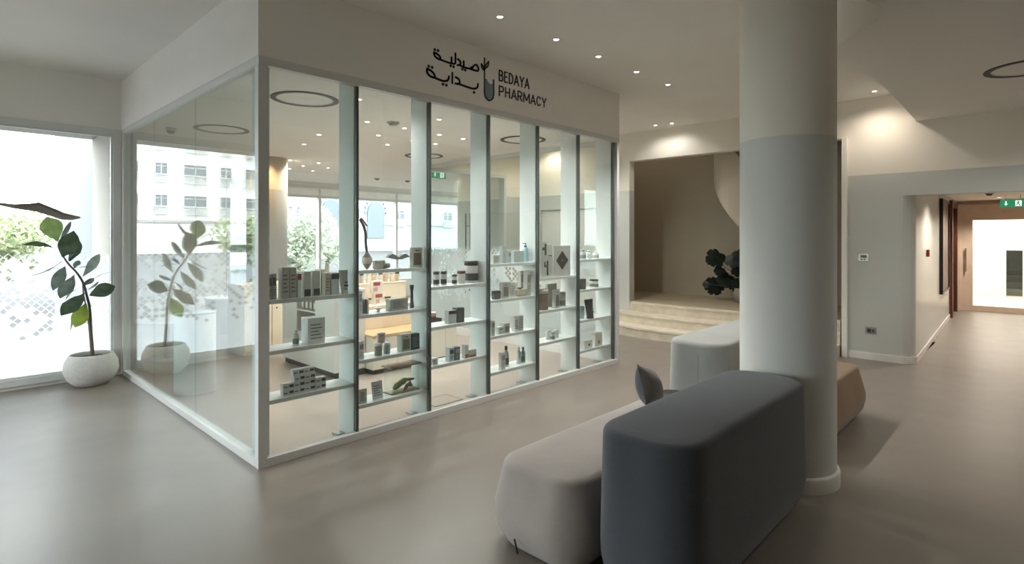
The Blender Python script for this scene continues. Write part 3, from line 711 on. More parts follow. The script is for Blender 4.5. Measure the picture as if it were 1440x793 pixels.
# tall side cabinet with open shelves towards the window
t, hx, hy, h = unit('storage_cabinet', 'white storage cabinet with open side shelves behind the first bay', 'cabinet', 3.16, 3.55, 5.75, 7.07, 0, 1.0, CAB)
bm = NB(); box(bm, -hx+.04, hx, -hy, hy, 0, .07)
part('plinth', bm, mat('4A4845', .6), t)
bm = NB(); box(bm, -hx, hx, -hy, -hy+.45, .07, 1.0, .003); box(bm, -hx, hx, hy-.4, hy, .07, 1.0, .003); box(bm, hx-.02, hx, -hy+.45, hy-.4, .07, 1.0); box(bm, -hx, hx, -hy+.45, hy-.4, .96, 1.0); box(bm, -hx, hx-.02, -hy+.45, hy-.4, .07, .45)
part('carcass', bm, CAB, t)
part('shelf', bx(-hx+.005, hx-.02, -hy+.45, hy-.4, .7, .72), CAB, t)
cabx, caby = t.location.x, t.location.y
p0 = None
k = 0
for zz, n in ((.722, 4), (.452, 3)):
    for i in range(n):
        y = caby-hy+.52+i*.1
        o = thing('stock_box', 'small brown and white stock box on the cabinet %s shelf, %s from the front' % ('upper' if zz > .6 else 'lower', ORD[i]), 'box', (cabx-hx+.06, y, zz), 0, 'stock boxes in the cabinet')
        part('body', bx(-.03, .05, -.04, .04, 0, .11, .002), mat('9B9286', .6), o)
        part('label_strip', bx(-.0315, -.0305, -.025, .025, .02, .09), mat('DAD6CE', .6), o)
# low unit with timber top
t, hx, hy, h = unit('low_counter', 'low cream counter with timber top behind the second bay', 'counter', 3.56, 4.82, 5.6, 6.28, 0, .46, CAB)
part('plinth', bx(-hx+.04, hx-.04, -hy+.05, hy, 0, .06), mat('3E3B38', .6), t)
part('carcass', bx(-hx, hx, -hy, hy, .06, .43, .003), mat('DCD4C6', .5, var=.015), t)
part('counter_top', bx(-hx-.01, hx+.01, -hy-.01, hy, .432, .46, .004), mat('CDA97E', .45, var=.06, scale=5), t)
part('riser', bx(-hx+.06, hx-.35, .08, hy, .461, .74, .004), CREAM, t)
for k in (-.3, .1, .45): part('panel_joint', bx(k-.002, k+.002, -hy-.001, -hy+.001, .07, .43), mat('A39C90', .6), t)
# gondola behind
t, hx, hy, h = unit('gondola_shelf', 'tall cream gondola topped with jars behind the low counter', 'shelving', 3.56, 4.52, 6.3, 6.75, 0, 1.0, CREAM)
part('back_panel', bx(-hx, hx, -hy, -hy+.03, 0, .98, .003), CREAM, t)
part('carcass', bx(-hx, hx, -hy+.031, hy, 0, .97, .003), CREAM2, t)
part('top_shelf', bx(-hx-.01, hx+.01, -hy-.005, hy+.01, .981, 1.0, .003), CREAM, t)
part('price_rail', bx(-hx+.25, hx-.25, -hy-.012, -hy-.001, .79, .81), mat('2E2A28', .5), t)
cols = ['A9503F', '4B4A46', 'CDBFA8', 'B9AD9B', 'D9CDB8', 'C9B497', 'D8C9AF', 'BDA88B', 'D3C3A8', 'C6B79E']
for i in range(10):
    o = thing('jar', 'small pale jar on the gondola top, %s in the row' % ['first', 'second', 'third', 'fourth', 'fifth', 'sixth', 'seventh', 'eighth', 'ninth', 'tenth'][i], 'jar', (3.62+i*.092, 6.38+.02*(i % 2), 1.0005), 0, 'jars along the gondola top')
    r = .03+.006*(i % 3)
    part('body', lathe(NB(), [(r*.95, 0), (r, .006), (r, .09), (r*.9, .1)], 16), mat(cols[i], .4), o, True)
    part('lid', lathe(NB(), [(r*.95, .1), (r*.95, .125), (r*.9, .128)], 16), mat('E6E0D4' if i % 3 else '4A4240', .4), o, True)
for i, (x, z, lb) in enumerate(((3.98, .7405, 'white carton with red label on the counter riser, lower'), (3.95, .9, 'white carton with red label on the counter riser, upper'))):
    o = thing('medicine_carton', lb, 'box', (x, 6.14, .7405 if i == 0 else .7405+.152), 0, 'red and white cartons on the riser')
    part('body', bx(-.075, .075, -.03, .04, 0, .15, .002), mat('E9E2D6', .5), o)
    part('lettering', bx(-.06, .04, -.0315, -.0305, .09, .135), mat('A83A34', .5), o)
    part('print', bx(-.06, .0, -.0315, -.0305, .02, .07), mat('C9A79C', .5), o)
for i, (x, w, hh_, c_, lb) in enumerate(((4.62, .1, .09, '2B2624', 'black tray'), (4.72, .07, .16, 'E1D9CE', 'cream bottle carton'))):
    pass
o = thing('tray', 'black tray of tins at the end of the low counter', 'tray', (4.66, 5.95, .4605))
part('base', bx(-.12, .12, -.1, .1, 0, .012, .002), BLACK, o)
bm = NB(); box(bm, -.12, .12, -.1, -.09, .012, .05); box(bm, -.12, .12, .09, .1, .012, .05); box(bm, -.12, -.11, -.09, .09, .012, .05); box(bm, .11, .12, -.09, .09, .012, .05)
part('rim', bm, BLACK, o)
for i, (dx, c_, lb) in enumerate(((-.05, 'D8CFC0', 'cream tin in the black tray, nearer the riser'), (.055, '6B5548', 'brown tin in the black tray, outer end'))):
    o = thing('tin', lb, 'tin', (4.66+dx, 5.95, .4735), 0, 'tins in the tray')
    part('body', lathe(NB(), [(.04, 0), (.04, .1)], 20), mat(c_, .4), o, True); part('lid', lathe(NB(), [(.042, .1), (.042, .115), (.038, .118)], 20), mat('E6E2DA', .4), o, True)
# far cupboard
t, hx, hy, h = unit('base_cupboard', 'cream cupboard with one knob seen past the corner post', 'cupboard', 3.1, 3.85, 8.2, 8.75, 0, .95, CREAM)
t.location.y = 8.0
t.location.x = 3.3
part('carcass', bx(-hx, hx, -hy, hy, 0, .95, .004), CREAM, t)
for i, (xa, xb) in enumerate(((-hx+.01, -.005), (.005, hx-.01))):
    dd = part('door', bx(xa, xb, -hy-.018, -hy-.001, .06, .72, .002), CREAM, t)
    part('knob', lathe(NB(), [(.008, 0), (.012, .01), (.0, .016)], 12), BLACK, dd, True).matrix_local = Matrix.Translation((xb-.06 if i == 0 else xa+.06, -hy-.018, .62)) @ Matrix.Rotation(PI/2, 4, 'X')
    part('drawer', bx(xa, xb, -hy-.018, -hy-.001, .74, .92, .002), CREAM, t)
# white pedestal close to the side glass, rounded bench further back, round table
o = thing('pedestal', 'white cylindrical pedestal just inside the side glass', 'pedestal', (1.93, 6.36, 0))
part('drum', lathe(NB(), [(.185, 0), (.19, .01), (.19, .8), (.18, .815)], 48), mat('DDDCD8', .45, var=.01), o, True)
part('glass_top', lathe(NB(), [(.195, .818), (.195, .828)], 48), mat('C9CFCD', .15), o, True)
o = thing('round_counter', 'low white counter with rounded end near the far windows', 'counter', (3.65, 10.0, 0))
part('body', prism(NB(), rrect(-.45, .9, -.35, .35, .34, 10), 0, .56), mat('E4E2DD', .5, var=.01), o)
part('top', prism(NB(), rrect(-.47, .92, -.37, .37, .36, 10), .56, .59), mat('EDEBE6', .4, var=.01), o)
o = thing('round_table', 'white round table beside the wall behind the side glass', 'table', (2.2, 8.3, 0))
part('table_top', lathe(NB(), [(.38, .5), (.4, .505), (.4, .525), (.39, .53)], 40), mat('E2E2DF', .35), o, True)
part('stem', lathe(NB(), [(.05, .02), (.04, .5)], 20), mat('D0D0CC', .35), o, True)
part('foot', lathe(NB(), [(.22, 0), (.22, .012), (.05, .02)], 30), mat('D0D0CC', .35), o, True)
# interior column
struct('column_rear', lathe(NB(), [(.31, 0), (.31, ZP)], 48, (3.86, 9.2)), twotone('rear_column_paint', 'CFC6B8', 'A9ABA8', 2.36), True)
# floor hatch outline
a = onZ(620, 563, 0)
o = thing('floor_box', 'square metal floor box lid on the pharmacy floor', 'floor box', (a.x, a.y, .0005))
part('lid', bx(-.16, .16, -.12, .12, 0, .003), FLOORP, o)
bm = NB(); box(bm, -.17, .17, -.13, -.12, 0, .004); box(bm, -.17, .17, .12, .13, 0, .004); box(bm, -.17, -.16, -.12, .12, 0, .004); box(bm, .16, .17, -.12, .12, 0, .004)
part('rim', bm, mat('8A7A68', .4), o)

# ================================================================= SIGN
def seg_bm(bm, pts, w, y0, y1):
    """flat stroke of width w in the XZ plane, round caps"""
    pts = [Vector((p[0], p[1])) for p in pts]
    for a, b in zip(pts, pts[1:]):
        d = b-a
        if d.length < 1e-6: continue
        n = Vector((-d.y, d.x)).normalized()*w/2; ang = math.atan2(d.y, d.x)
        poly = [a+Vector((math.cos(ang+PI/2+PI*k/6), math.sin(ang+PI/2+PI*k/6)))*w/2 for k in range(7)] + [b+Vector((math.cos(ang-PI/2+PI*k/6), math.sin(ang-PI/2+PI*k/6)))*w/2 for k in range(7)]
        f = [bm.verts.new((p.x, y0, p.y)) for p in poly]; g = [bm.verts.new((p.x, y1, p.y)) for p in poly]
        bm.faces.new(f); bm.faces.new(g[::-1])
        for k in range(len(f)): bm.faces.new((f[k], g[k], g[(k+1) % len(f)], f[(k+1) % len(f)]))
def sp(u, v):
    p = onY(590+u/7.2, 55+v/7.2, YF-.03); return (p.x, p.z)
SY0, SY1 = YF-.036, YF-.0305
INK = mat('2A2220', .4)
sg = thing('shop_sign', 'dark raised pharmacy lettering and sprout logo on the white band', 'sign', (0, 0, 0))
def stroke_part(name, strokes, dots, w, m, smooth_it=True):
    bm = NB()
    for s in strokes:
        q = [sp(*p) for p in s]
        if smooth_it and len(q) > 2: q = [(v.x, v.y) for v in smoothpath([(x, y, 0) for x, y in q], 4)]
        seg_bm(bm, q, w, SY0, SY1)
    for d in dots:
        x, z = sp(*d); r = w*.8
        f = [(x+r*math.cos(PI/4*k), z+r*math.sin(PI/4*k)) for k in range(8)]
        a_ = [bm.verts.new((p[0], SY0, p[1])) for p in f]; b_ = [bm.verts.new((p[0], SY1, p[1])) for p in f]
        bm.faces.new(a_); bm.faces.new(b_[::-1])
        for k in range(8): bm.faces.new((a_[k], b_[k], b_[(k+1) % 8], a_[(k+1) % 8]))
    return part(name, bm, m, sg)
stroke_part('arabic_upper_line', [
    [(143, 135), (150, 168), (178, 196), (208, 206), (205, 180), (178, 152), (143, 135)],
    [(200, 204), (250, 224), (318, 245), (322, 225), (322, 185)],
    [(318, 245), (345, 252), (359, 243), (361, 200), (361, 145)],
    [(384, 203), (404, 218), (413, 240), (405, 262), (380, 264)],
    [(405, 262), (436, 282), (445, 268), (445, 225)],
    [(436, 282), (480, 295), (512, 300), (520, 285)],
    [(512, 300), (540, 312), (588, 322), (592, 288), (572, 260), (545, 272), (528, 300)]],
    [(153, 107), (185, 117), (313, 270), (342, 280), (432, 305), (461, 315)], .0165, INK)
stroke_part('arabic_lower_line', [
    [(75, 300), (76, 338), (104, 374), (150, 390), (146, 356), (115, 322), (75, 300)],
    [(145, 388), (190, 408), (245, 425), (285, 415), (296, 378)],
    [(330, 342), (330, 445)],
    [(363, 386), (392, 404), (404, 430), (395, 453), (362, 450)],
    [(395, 453), (460, 478), (540, 502), (580, 492), (590, 455)]],
    [(90, 275), (125, 287), (235, 457), (270, 467), (550, 540)], .0175, INK)
stroke_part('logo_outline', [
    [(656, 192), (656, 330), (656, 470), (658, 560), (680, 605), (705, 622), (735, 605), (748, 560), (748, 480), (748, 415)],
    [(654, 320), (630, 290), (624, 250)], [(654, 320), (646, 285), (626, 252)],
    [(656, 318), (668, 265), (698, 226)], [(656, 300), (690, 275), (698, 226)]], [], .013, mat('3E4444', .4))
bm = NB(); poly = [sp(*p) for p in [(662, 405), (678, 402), (700, 440), (722, 460), (742, 445), (742, 560), (730, 598), (705, 615), (682, 598), (664, 560)]]
f = [bm.verts.new((x, SY0+.005, z)) for x, z in poly]; g = [bm.verts.new((x, SY1, z)) for x, z in poly]
bm.faces.new(f); bm.faces.new(g[::-1])
for k in range(len(f)): bm.faces.new((f[k], g[k], g[(k+1) % len(f)], f[(k+1) % len(f)]))
part('logo_fill', bm, mat('7E8E98', .4), sg, label='grey-blue liquid shape in the logo')
G_ = {'B': [[(0, 0), (0, 1), (.55, 1), (.8, .88), (.8, .65), (.55, .53), (0, .53)], [(.55, .53), (.9, .42), (.9, .12), (.6, 0), (0, 0)]],
      'E': [[(.8, 1), (0, 1), (0, 0), (.8, 0)], [(0, .52), (.7, .52)]],
      'D': [[(0, 0), (0, 1), (.45, 1), (.85, .8), (.95, .5), (.85, .2), (.45, 0), (0, 0)]],
      'A': [[(0, 0), (.5, 1), (1, 0)], [(.18, .32), (.82, .32)]],
      'Y': [[(0, 1), (.5, .45), (1, 1)], [(.5, .45), (.5, 0)]],
      'P': [[(0, 0), (0, 1), (.6, 1), (.88, .88), (.88, .58), (.6, .45), (0, .45)]],
      'H': [[(0, 0), (0, 1)], [(.9, 0), (.9, 1)], [(0, .52), (.9, .52)]],
      'R': [[(0, 0), (0, 1), (.6, 1), (.88, .88), (.88, .6), (.6, .48), (0, .48)], [(.5, .48), (.9, 0)]],
      'M': [[(0, 0), (.03, 1), (.5, .2), (.97, 1), (1, 0)]],
      'C': [[(.9, .78), (.72, .97), (.4, 1), (.1, .78), (0, .5), (.1, .22), (.4, 0), (.72, .03), (.9, .22)]]}
WID = {'M': 1.3, 'E': .8, 'B': .9, 'A': 1.05}
def word(name, s, u0, u1, v0, v1):
    x0, zt = sp(u0, v0); _, zb = sp(u0, v1); x1, _ = sp(u1, v0); H = zt-zb
    ws = [WID.get(c, .95) for c in s]; gap = .36; tot = sum(ws)+gap*(len(s)-1); k = (x1-x0)/tot; x = x0
    bm = NB()
    for c, w in zip(s, ws):
        for st in G_[c]: seg_bm(bm, [(x+p[0]*w*k, zb+p[1]*H) for p in st], .0125, SY0, SY1)
        x += (w+gap)*k
    part(name, bm, INK, sg)
word('english_upper_line', 'BEDAYA', 806, 1106, 316, 418)
word('english_lower_line', 'PHARMACY', 806, 1278, 474, 570)

# ================================================================= CEILING LIGHTS
def ringlight(x, y, z, lbl, r=.3):
    t = thing('ring_light', lbl, 'ceiling light', (x, y, z), 0, 'dark ring lights in the ceilings')
    def ann(bm, r0, r1, z0, z1, seg=56):
        v = [[bm.verts.new((rr*math.cos(2*PI*k/seg), rr*math.sin(2*PI*k/seg), zz)) for k in range(seg)] for rr, zz in ((r0, z0), (r1, z0), (r1, z1), (r0, z1))]
        for i in range(4):
            for k in range(seg): bm.faces.new((v[i][k], v[i][(k+1) % seg], v[(i+1) % 4][(k+1) % seg], v[(i+1) % 4][k]))
        return bm
    part('housing', ann(NB(), r-.048, r, -.006, -.0005), mat('151413', .5), t, False)
    part('inner_rim', ann(NB(), r-.06, r-.049, -.004, -.0005), mat('C9C6C0', .5), t, False)
ringlight(2.44, 4.98, ZP, 'ring light nearest the glass corner on the pharmacy ceiling')
ringlight(2.44, 7.1, ZP, 'ring light behind the side glass near the window wall')
ringlight(5.44, 4.98, ZP, 'ring light above the fourth and fifth bays')
ringlight(5.44, 7.1, ZP, 'ring light above the entrance side of the pharmacy, furthest back')
b = onZ(1447, 95, ZS); ringlight(b.x, b.y, ZS, 'ring light cut by the frame edge on the lowered ceiling')
LAMPG = 'small recessed downlights'
lamp_e = emat('FFF6E8', 4.0)
def downlight(x, y, z, lbl, power, spot_=110, col=(1, .97, .91), tilt=(0, 0), blend=.6, size=.05, cat='downlight', on=True):
    t = thing('downlight', lbl, cat, (x, y, z), 0, LAMPG)
    v = lathe(NB(), [(.036, -.0005), (.036, -.005), (.025, -.006), (.024, -.0005)], 24, cap=False)
    part('trim_ring', v, mat('E4E2DC', .5), t)
    part('lens', lathe(NB(), [(.0, -.004), (.023, -.004), (.023, -.0008), (0, -.0008)], 20), lamp_e, t)
    if power > 0:
        l = bpy.data.lights.new('downlight_lamp', 'SPOT'); l.energy = power; l.color = col; l.spot_size = math.radians(spot_); l.spot_blend = blend; l.shadow_soft_size = size
        o = bpy.data.objects.new('downlight_lamp', l); put(o, t); o.location = (0, 0, -.03); o.rotation_euler = (tilt[0], tilt[1], 0)
O10 = ['first', 'second', 'third', 'fourth', 'fifth', 'sixth', 'seventh', 'eighth', 'ninth', 'tenth', 'eleventh', 'twelfth', 'thirteenth']
LP = 21
for i, x in enumerate((3.26, 3.99, 4.66, 5.38, 6.09)):
    downlight(x, 3.24, ZC, 'downlight in the row in front of the shop sign, %s from the left' % O10[i], LP, 100)
downlight(8.17, 4.57, ZC, 'nearer of two downlights above the curved steps', 1.6, 150); downlight(8.21, 4.3, ZC, 'further of two downlights above the curved steps', 1.6, 150)
downlight(8.13, 1.53, ZC, 'warm downlight washing the wall right of the column', 6, 150, (1, .88, .74), blend=.9)
downlight(8.15, 6.9, ZC, 'downlight washing the wall by the entrance', 7, 150, (1, .85, .68))
pl = [(2.78, 4.61), (3.39, 5.45), (3.94, 6.07), (4.42, 6.59), (3.89, 5.45), (4.45, 6.06), (3.4, 6.57), (3.86, 4.77), (4.44, 5.48), (4.84, 5.49), (4.84, 6.06), (5.07, 4.67), (3.61, 7.4)]
for i, (x, y) in enumerate(pl): downlight(x, y, ZP, 'pharmacy ceiling downlight, %s counted from the glass corner' % O10[i], 7.5, 150, (1, .98, .96))
for i, (x, y) in enumerate([(4.72, 10.25), (4.2, 9.11), (4.7, 9.67), (4.7, 9.1), (5.18, 10.26), (5.16, 9.63), (3.58, 8.72)]):
    downlight(x, y, ZP, 'downlight on the ceiling near the far windows, %s of the cluster' % O10[i] if i < 6 else 'downlight beside the rear column', 9 if i < 6 else 6, 140, (1, .93, .82) if i < 6 else (1, .6, .3))
# corridor downlights (warm)
for i, (x, y) in enumerate(((10.0, .55), (12.3, .6), (14.6, .65))):
    downlight(x, y, 2.38, 'corridor ceiling downlight, %s from the lobby' % O10[i], 30, 140, (1, .89, .79))
al = bpy.data.lights.new('beyond_light', 'AREA'); al.energy = 75; al.shape = 'RECTANGLE'; al.size = 5; al.size_y = 4; al.color = (1, .96, .9)
o = bpy.data.objects.new('beyond_light', al); put(o); o.location = (18.2, 1, 3.15)
downlight(7.2, 5.0, ZC, 'downlight in the passage beyond the shop, nearer one', 16, 140)
downlight(7.2, 6.7, ZC, 'downlight in the passage beyond the shop, further one', 16, 140)
for i, (x, y) in enumerate(((5.6, -.6), (7.4, -.6), (6.2, -2.4))):  # unseen lamps added to brighten the floor, wall and column on the right
    downlight(x, y, ZS, 'added unseen downlight in the lowered ceiling beyond the frame, %s' % O10[i], 11, 150)
hl = bpy.data.lights.new('hall_fill_light', 'POINT'); hl.energy = 3; hl.color = (1, .93, .8); hl.shadow_soft_size = .25  # unseen point light added to brighten the hall wall with a soft gradient
o = bpy.data.objects.new('hall_fill_light', hl); put(o); o.location = (9.5, 5.9, 4.5)
# dark lamps / detectors
def detector(x, y, z, lbl, r=.05, col='D9D8D4'):
    t = thing('smoke_detector', lbl, 'detector', (x, y, z))
    part('base', lathe(NB(), [(r, -.0005), (r, -.014), (r*.95, -.016)], 24), mat(col, .5), t, True)
    part('sensor', lathe(NB(), [(r*.7, -.016), (r*.65, -.036), (r*.3, -.042), (0, -.042)], 20), mat(col, .5), t, True)
a = onZ(1412, 276, 2.38); detector(13.2, .72, 2.38, 'brown smoke detector on the corridor ceiling', .06, '6E6258')
a = onZ(553, 172, ZP); detector(a.x, a.y, ZP, 'white smoke detector on the pharmacy ceiling between downlights', .07, 'B9B6B0')
a = onZ(530, 251, ZP); detector(a.x, a.y, ZP, 'grey detector near the far windows, left of two', .06, '8C8B88')
a = onZ(573, 254, ZP); detector(a.x, a.y, ZP, 'grey detector near the far windows, right of two', .06, '8C8B88')
# exit signs
GREEN = emat('1E7A4C', .3); LITW = emat('F2F6F2', .3)
def exitsign(loc, rz, lbl, w=.36, h=.14):
    t = thing('exit_sign', lbl, 'sign', loc, rz)
    part('housing', bx(-w/2, w/2, 0, .03, 0, h, .003), mat('DCE2DC', .5), t)
    part('green_panel', bx(-w/2+.004, w/2-.004, -.003, -.0003, .004, h-.004), GREEN, t)
    bm = NB(); s = h
    # arrow pointing down
    box(bm, -w*.26-.009, -w*.26+.009, -.005, -.0032, s*.42, s*.8)
    v = [bm.verts.new((x, -.005, z)) for x, z in ((-w*.26-.035, s*.5), (-w*.26, s*.22), (-w*.26+.035, s*.5), (-w*.26, s*.36))]; bm.faces.new(v)
    # door with running figure
    box(bm, w*.1, w*.34, -.005, -.0032, s*.14, s*.86)
    part('pictogram_marking', bm, LITW, t)
    bm = NB(); cx = w*.22
    box(bm, cx-.008, cx+.008, -.0075, -.0055, s*.68, s*.8)
    for p in ([(cx+.0, s*.66), (cx-.006, s*.46)], [(cx-.002, s*.62), (cx+.024, s*.56)], [(cx-.002, s*.62), (cx-.024, s*.54)], [(cx-.006, s*.46), (cx+.016, s*.36), (cx+.014, s*.2)], [(cx-.006, s*.46), (cx-.016, s*.34), (cx-.034, s*.28)]):
        seg_bm(bm, p, .011, -.0075, -.0055)
    part('running_figure', bm, mat('16633C', .5), t)
    bm = NB(); tube(bm, [(-w*.3, .015, h), (-w*.3, .015, h+.09)], .004); tube(bm, [(w*.3, .015, h), (w*.3, .015, h+.09)], .004)
    part('hanger', bm, mat('B0B0AC', .4), t)
a = onX(1406, 292, 13.9); exitsign((13.9, a.y-.18, 2.15), -PI/2, 'green exit sign with arrow hanging in the corridor')
a = onY(617, 251, 8.6); exitsign((a.x, 8.6, a.z), 0, 'green exit sign hanging behind the entrance glass')

# ================================================================= COLUMN, SEATING
bm = lathe(NB(), [(.294, 0), (.294, ZC-.001)], 72, (4.007, 1.259), cap=False)
struct('column', bm, COLT, True)
struct('column_skirting', lathe(NB(), [(.314, 0), (.314, .085), (.309, .095), (.2945, .1)], 72, (4.007, 1.259), cap=False), mat('D9D6CD', .5), True)

def fabric(col, bump=.25, sheen=.3, var=.1):
    return mat(col, .85, var=var, scale=3, bump=bump, bscale=180, sheen=sheen, spec=.2)
def ottoman(name, label, cx, cy, lx, ly, H, col, seams, group, rtop=.035, rz=0., wrinkle=0., bulge=.035, rc=.15):
    t = thing(name, label, 'ottoman', (cx, cy, 0), rz, group)
    hx, hy = lx/2, ly/2; m = fabric(col)
    bm = NB(); rings = []
    prof = [(.012, -.07), (.03, -.055), (.09, -.02), (.16, -.003), (.22, 0)]
    n = 7
    for k in range(1, n): prof.append((.22+(H-.22-rtop)*k/n, -bulge*k/n))
    for k in range(0, 7):
        a = PI/2*k/6; prof.append((H-rtop+rtop*math.sin(a), -bulge-rtop*(1-math.cos(a))))
    prof.append((H+.004, -bulge-rtop-.05)); 
    for z, off in prof:
        P = rrect(-hx-off, hx+off, -hy-off, hy+off, max(rc+off, .03), 8)
        P2 = []
        for i in range(len(P)):
            a, b = P[i], P[(i+1) % len(P)]; P2.append(a)
            if i % 9 == 8:                      # a straight side between two rounded corners
                kk = 18 if (i//9) % 2 == 0 else 7
                for j in range(1, kk): P2.append((a[0]+(b[0]-a[0])*j/kk, a[1]+(b[1]-a[1])*j/kk))
        rings.append([bm.verts.new((x, y, z)) for x, y in P2])
    N = len(rings[0])
    for r0, r1 in zip(rings, rings[1:]):
        for i in range(N): bm.faces.new((r0[i], r0[(i+1) % N], r1[(i+1) % N], r1[i]))
    bm.faces.new(rings[0][::-1]); bm.faces.new(rings[-1])
    if wrinkle:
        from mathutils import noise
        for v in bm.verts:
            if v.co.z > .05:
                d = noise.noise(Vector((v.co.x*5, v.co.y*5, v.co.z*4+cx)))*wrinkle
                c2 = Vector((v.co.x/hx, v.co.y/hy, 0)); v.co += c2*d; v.co.z += d*.25
    part('cover', bm, m, t, True)
    return t
OG = 'loose upholstered ottomans round the column'
o1 = ottoman('tall_ottoman', 'tall dark slate-grey ottoman block in front of the column', 2.87, 1.255, 1.63, .51, .745, '45494F', [], OG, .04, bulge=.012, rc=.19)
o2 = ottoman('low_ottoman', 'low pale beige-grey ottoman seat beside the tall dark block', 2.86, 1.845, 1.68, .63, .44, 'A29A94', [], OG, .045, wrinkle=.006, bulge=.04, rc=.2)
o3 = ottoman('tall_ottoman', 'tall pale grey ottoman block behind the column', 5.02, 2.04, 1.6, .52, .76, '8F918E', [], OG, .04, bulge=.012, rc=.17)
o4 = ottoman('low_ottoman', 'low brown ottoman seat half hidden right of the column', 5.1, 1.45, 1.5, .62, .46, '84694C', [], OG, .045, wrinkle=.01, bulge=.05)
# seams and zip pulls on the near ends
def seam(t, pts, r=.003, col='7F7872', name='seam'):
    part(name, tube(NB(), pts, r, 6), mat(col, .8), t, True)
seam(o2, [(-.842, .06, .1), (-.835, .045, .03)], .005, '3E3A37', 'zip')
seam(o3, [(-.79, -.05, .66), (-.795, -.05, .3)], .0025, '6E706E')
seam(o3, [(-.798, -.0, .34), (-.8, -.0, .26)], .004, '3A3B3A', 'zip')
seam(o1, [(-.79, .1, .7), (-.797, .1, .3), (-.8, .1, .2)], .0015, '3A3E43')
# cushion
def cushion(name, label, loc, rot, w, h, th, c1, c2):
    t = thing(name, label, 'cushion', loc); 
    e = bpy.data.objects.new('pad', None)
    for side, c in ((-1, c1), (1, c2)):
        bm = NB(); n = 14; g = []
        for i in range(n+1):
            row = []
            for j in range(n+1):
                u, v = i/n*2-1, j/n*2-1
                pin = 1-.10*(1-abs(u)**2)*abs(v)**3; pin2 = 1-.10*(1-abs(v)**2)*abs(u)**3
                x = u*w/2*pin2; z = v*h/2*pin+h/2
                y = side*th/2*(max(1-u*u, 0)*max(1-v*v, 0))**.62
                row.append(bm.verts.new((x, y, z)))
            g.append(row)
        for i in range(n):
            for j in range(n): bm.faces.new((g[i][j], g[i+1][j], g[i+1][j+1], g[i][j+1]))
        part('front_cover' if side < 0 else 'back_cover', bm, fabric(c, .2), t, True, label='dark velvet face' if c == c1 else 'dusty mauve-grey face')
    t.rotation_euler = rot
    return t
cu = cushion('throw_cushion', 'two-tone grey and mauve cushion leaning on the pale seat', (3.27, 1.84, .49), (math.radians(-18), math.radians(16), math.radians(14)), .36, .27, .16, '77706C', '4E5058')
# small round black side table
b = onZ(950, 545, .44)
t = thing('side_table', 'small round black side table behind the pale seat', 'side table', (3.93, 2.04, 0))
part('table_top', lathe(NB(), [(.125, .385), (.13, .39), (.13, .4), (.125, .405)], 36), BLACK, t, True)
part('stem', lathe(NB(), [(.014, .01), (.014, .385)], 12), BLACK, t, True)
part('foot', lathe(NB(), [(.13, 0), (.13, .008), (.02, .012)], 30), BLACK, t, True)

# ================================================================= WALL FITTINGS
def plate(name, loc, rz, w, h, m, label, cat, det):
    t = thing(name, label, cat, loc, rz)
    part('face_plate', bx(-w/2, w/2, -.008, -.0003, -h/2, h/2, .002), m, t)
    for nm, (x0, x1, z0, z1), mm in det: part(nm, bx(x0, x1, -.012, -.0082, z0, z1, .001), mm, t)
NI = mat('A8A59D', .35, .6)
plate('switch_panel', (XW, 1.72, 1.33), -PI/2, .12, .1, NI, 'square metal switch panel on the wall right of the column', 'switch', [('display', (-.035, .035, -.005, .03), mat('5C5E5A', .4)), ('rocker', (-.03, -.012, -.035, -.015), mat('45443F', .4)), ('rocker', (.0, .018, -.035, -.015), mat('45443F', .4))])
plate('wall_socket', (XW, 1.64, .38), -PI/2, .12, .085, mat('8E897F', .35, .7), 'low metal wall socket near the skirting', 'socket', [('socket_insert', (-.04, .005, -.025, .025), mat('3A3732', .5)), ('rocker', (.015, .04, -.02, .02), mat('3F3B36', .5))])
# fire call point, framed picture, notice on the corridor wall
def corpt(px_, x_hint=None):
    a, b = ray(px_); k = math.tan(CA)
    # b*d = 1.18+(a*d-8.5)*k
    d = (1.18-8.5*k)/(b-a*k); return a*d, b*d, d
x, y, d = corpt(1303)
t = thing('fire_call_point', 'small red fire alarm call point on the corridor wall', 'alarm', (x, y, HC-(356-CY)*d/FPX), CA)
part('housing', bx(-.05, .05, -.035, -.0003, -.05, .05, .004), mat('8E1F1C', .4), t)
part('button', bx(-.025, .025, -.039, -.0352, -.025, .025), mat('D9D4C8', .4), t)
xa, ya, da = corpt(1321); xb, yb, db = corpt(1331)
zt = HC-(279-CY)*da/FPX; zb = HC-(414-CY)*da/FPX
t = thing('framed_picture', 'tall dark framed picture on the corridor wall', 'picture', ((xa+xb)/2, (ya+yb)/2, zb), CA); w = xb-xa
bm = NB(); box(bm, -w/2, w/2, -.05, -.0003, 0, .04); box(bm, -w/2, w/2, -.05, -.0003, zt-zb-.04, zt-zb); box(bm, -w/2, -w/2+.04, -.05, -.0003, .04, zt-zb-.04); box(bm, w/2-.04, w/2, -.05, -.0003, .04, zt-zb-.04)
part('frame', bm, mat('1E1A1A', .35), t); part('print', bx(-w/2+.04, w/2-.04, -.03, -.002, .04, zt-zb-.04), mat('6B4E42', .4, var=.4, scale=2.5), t)
xa, ya, da = corpt(1343)
t = thing('notice_board', 'white notice beside the dark wooden door', 'notice', (13.55, cor(13.55).y, 1.25), CA)
part('sheet', bx(-.2, .2, -.012, -.0003, 0, .75), mat('D6CFC4', .6), t)
bm = NB()
for k in range(9): box(bm, -.16, .1+.02*(k % 3), -.0135, -.0122, .08+.07*k, .1+.07*k)
part('printed_lines', bm, mat('6E6A66', .6), t)
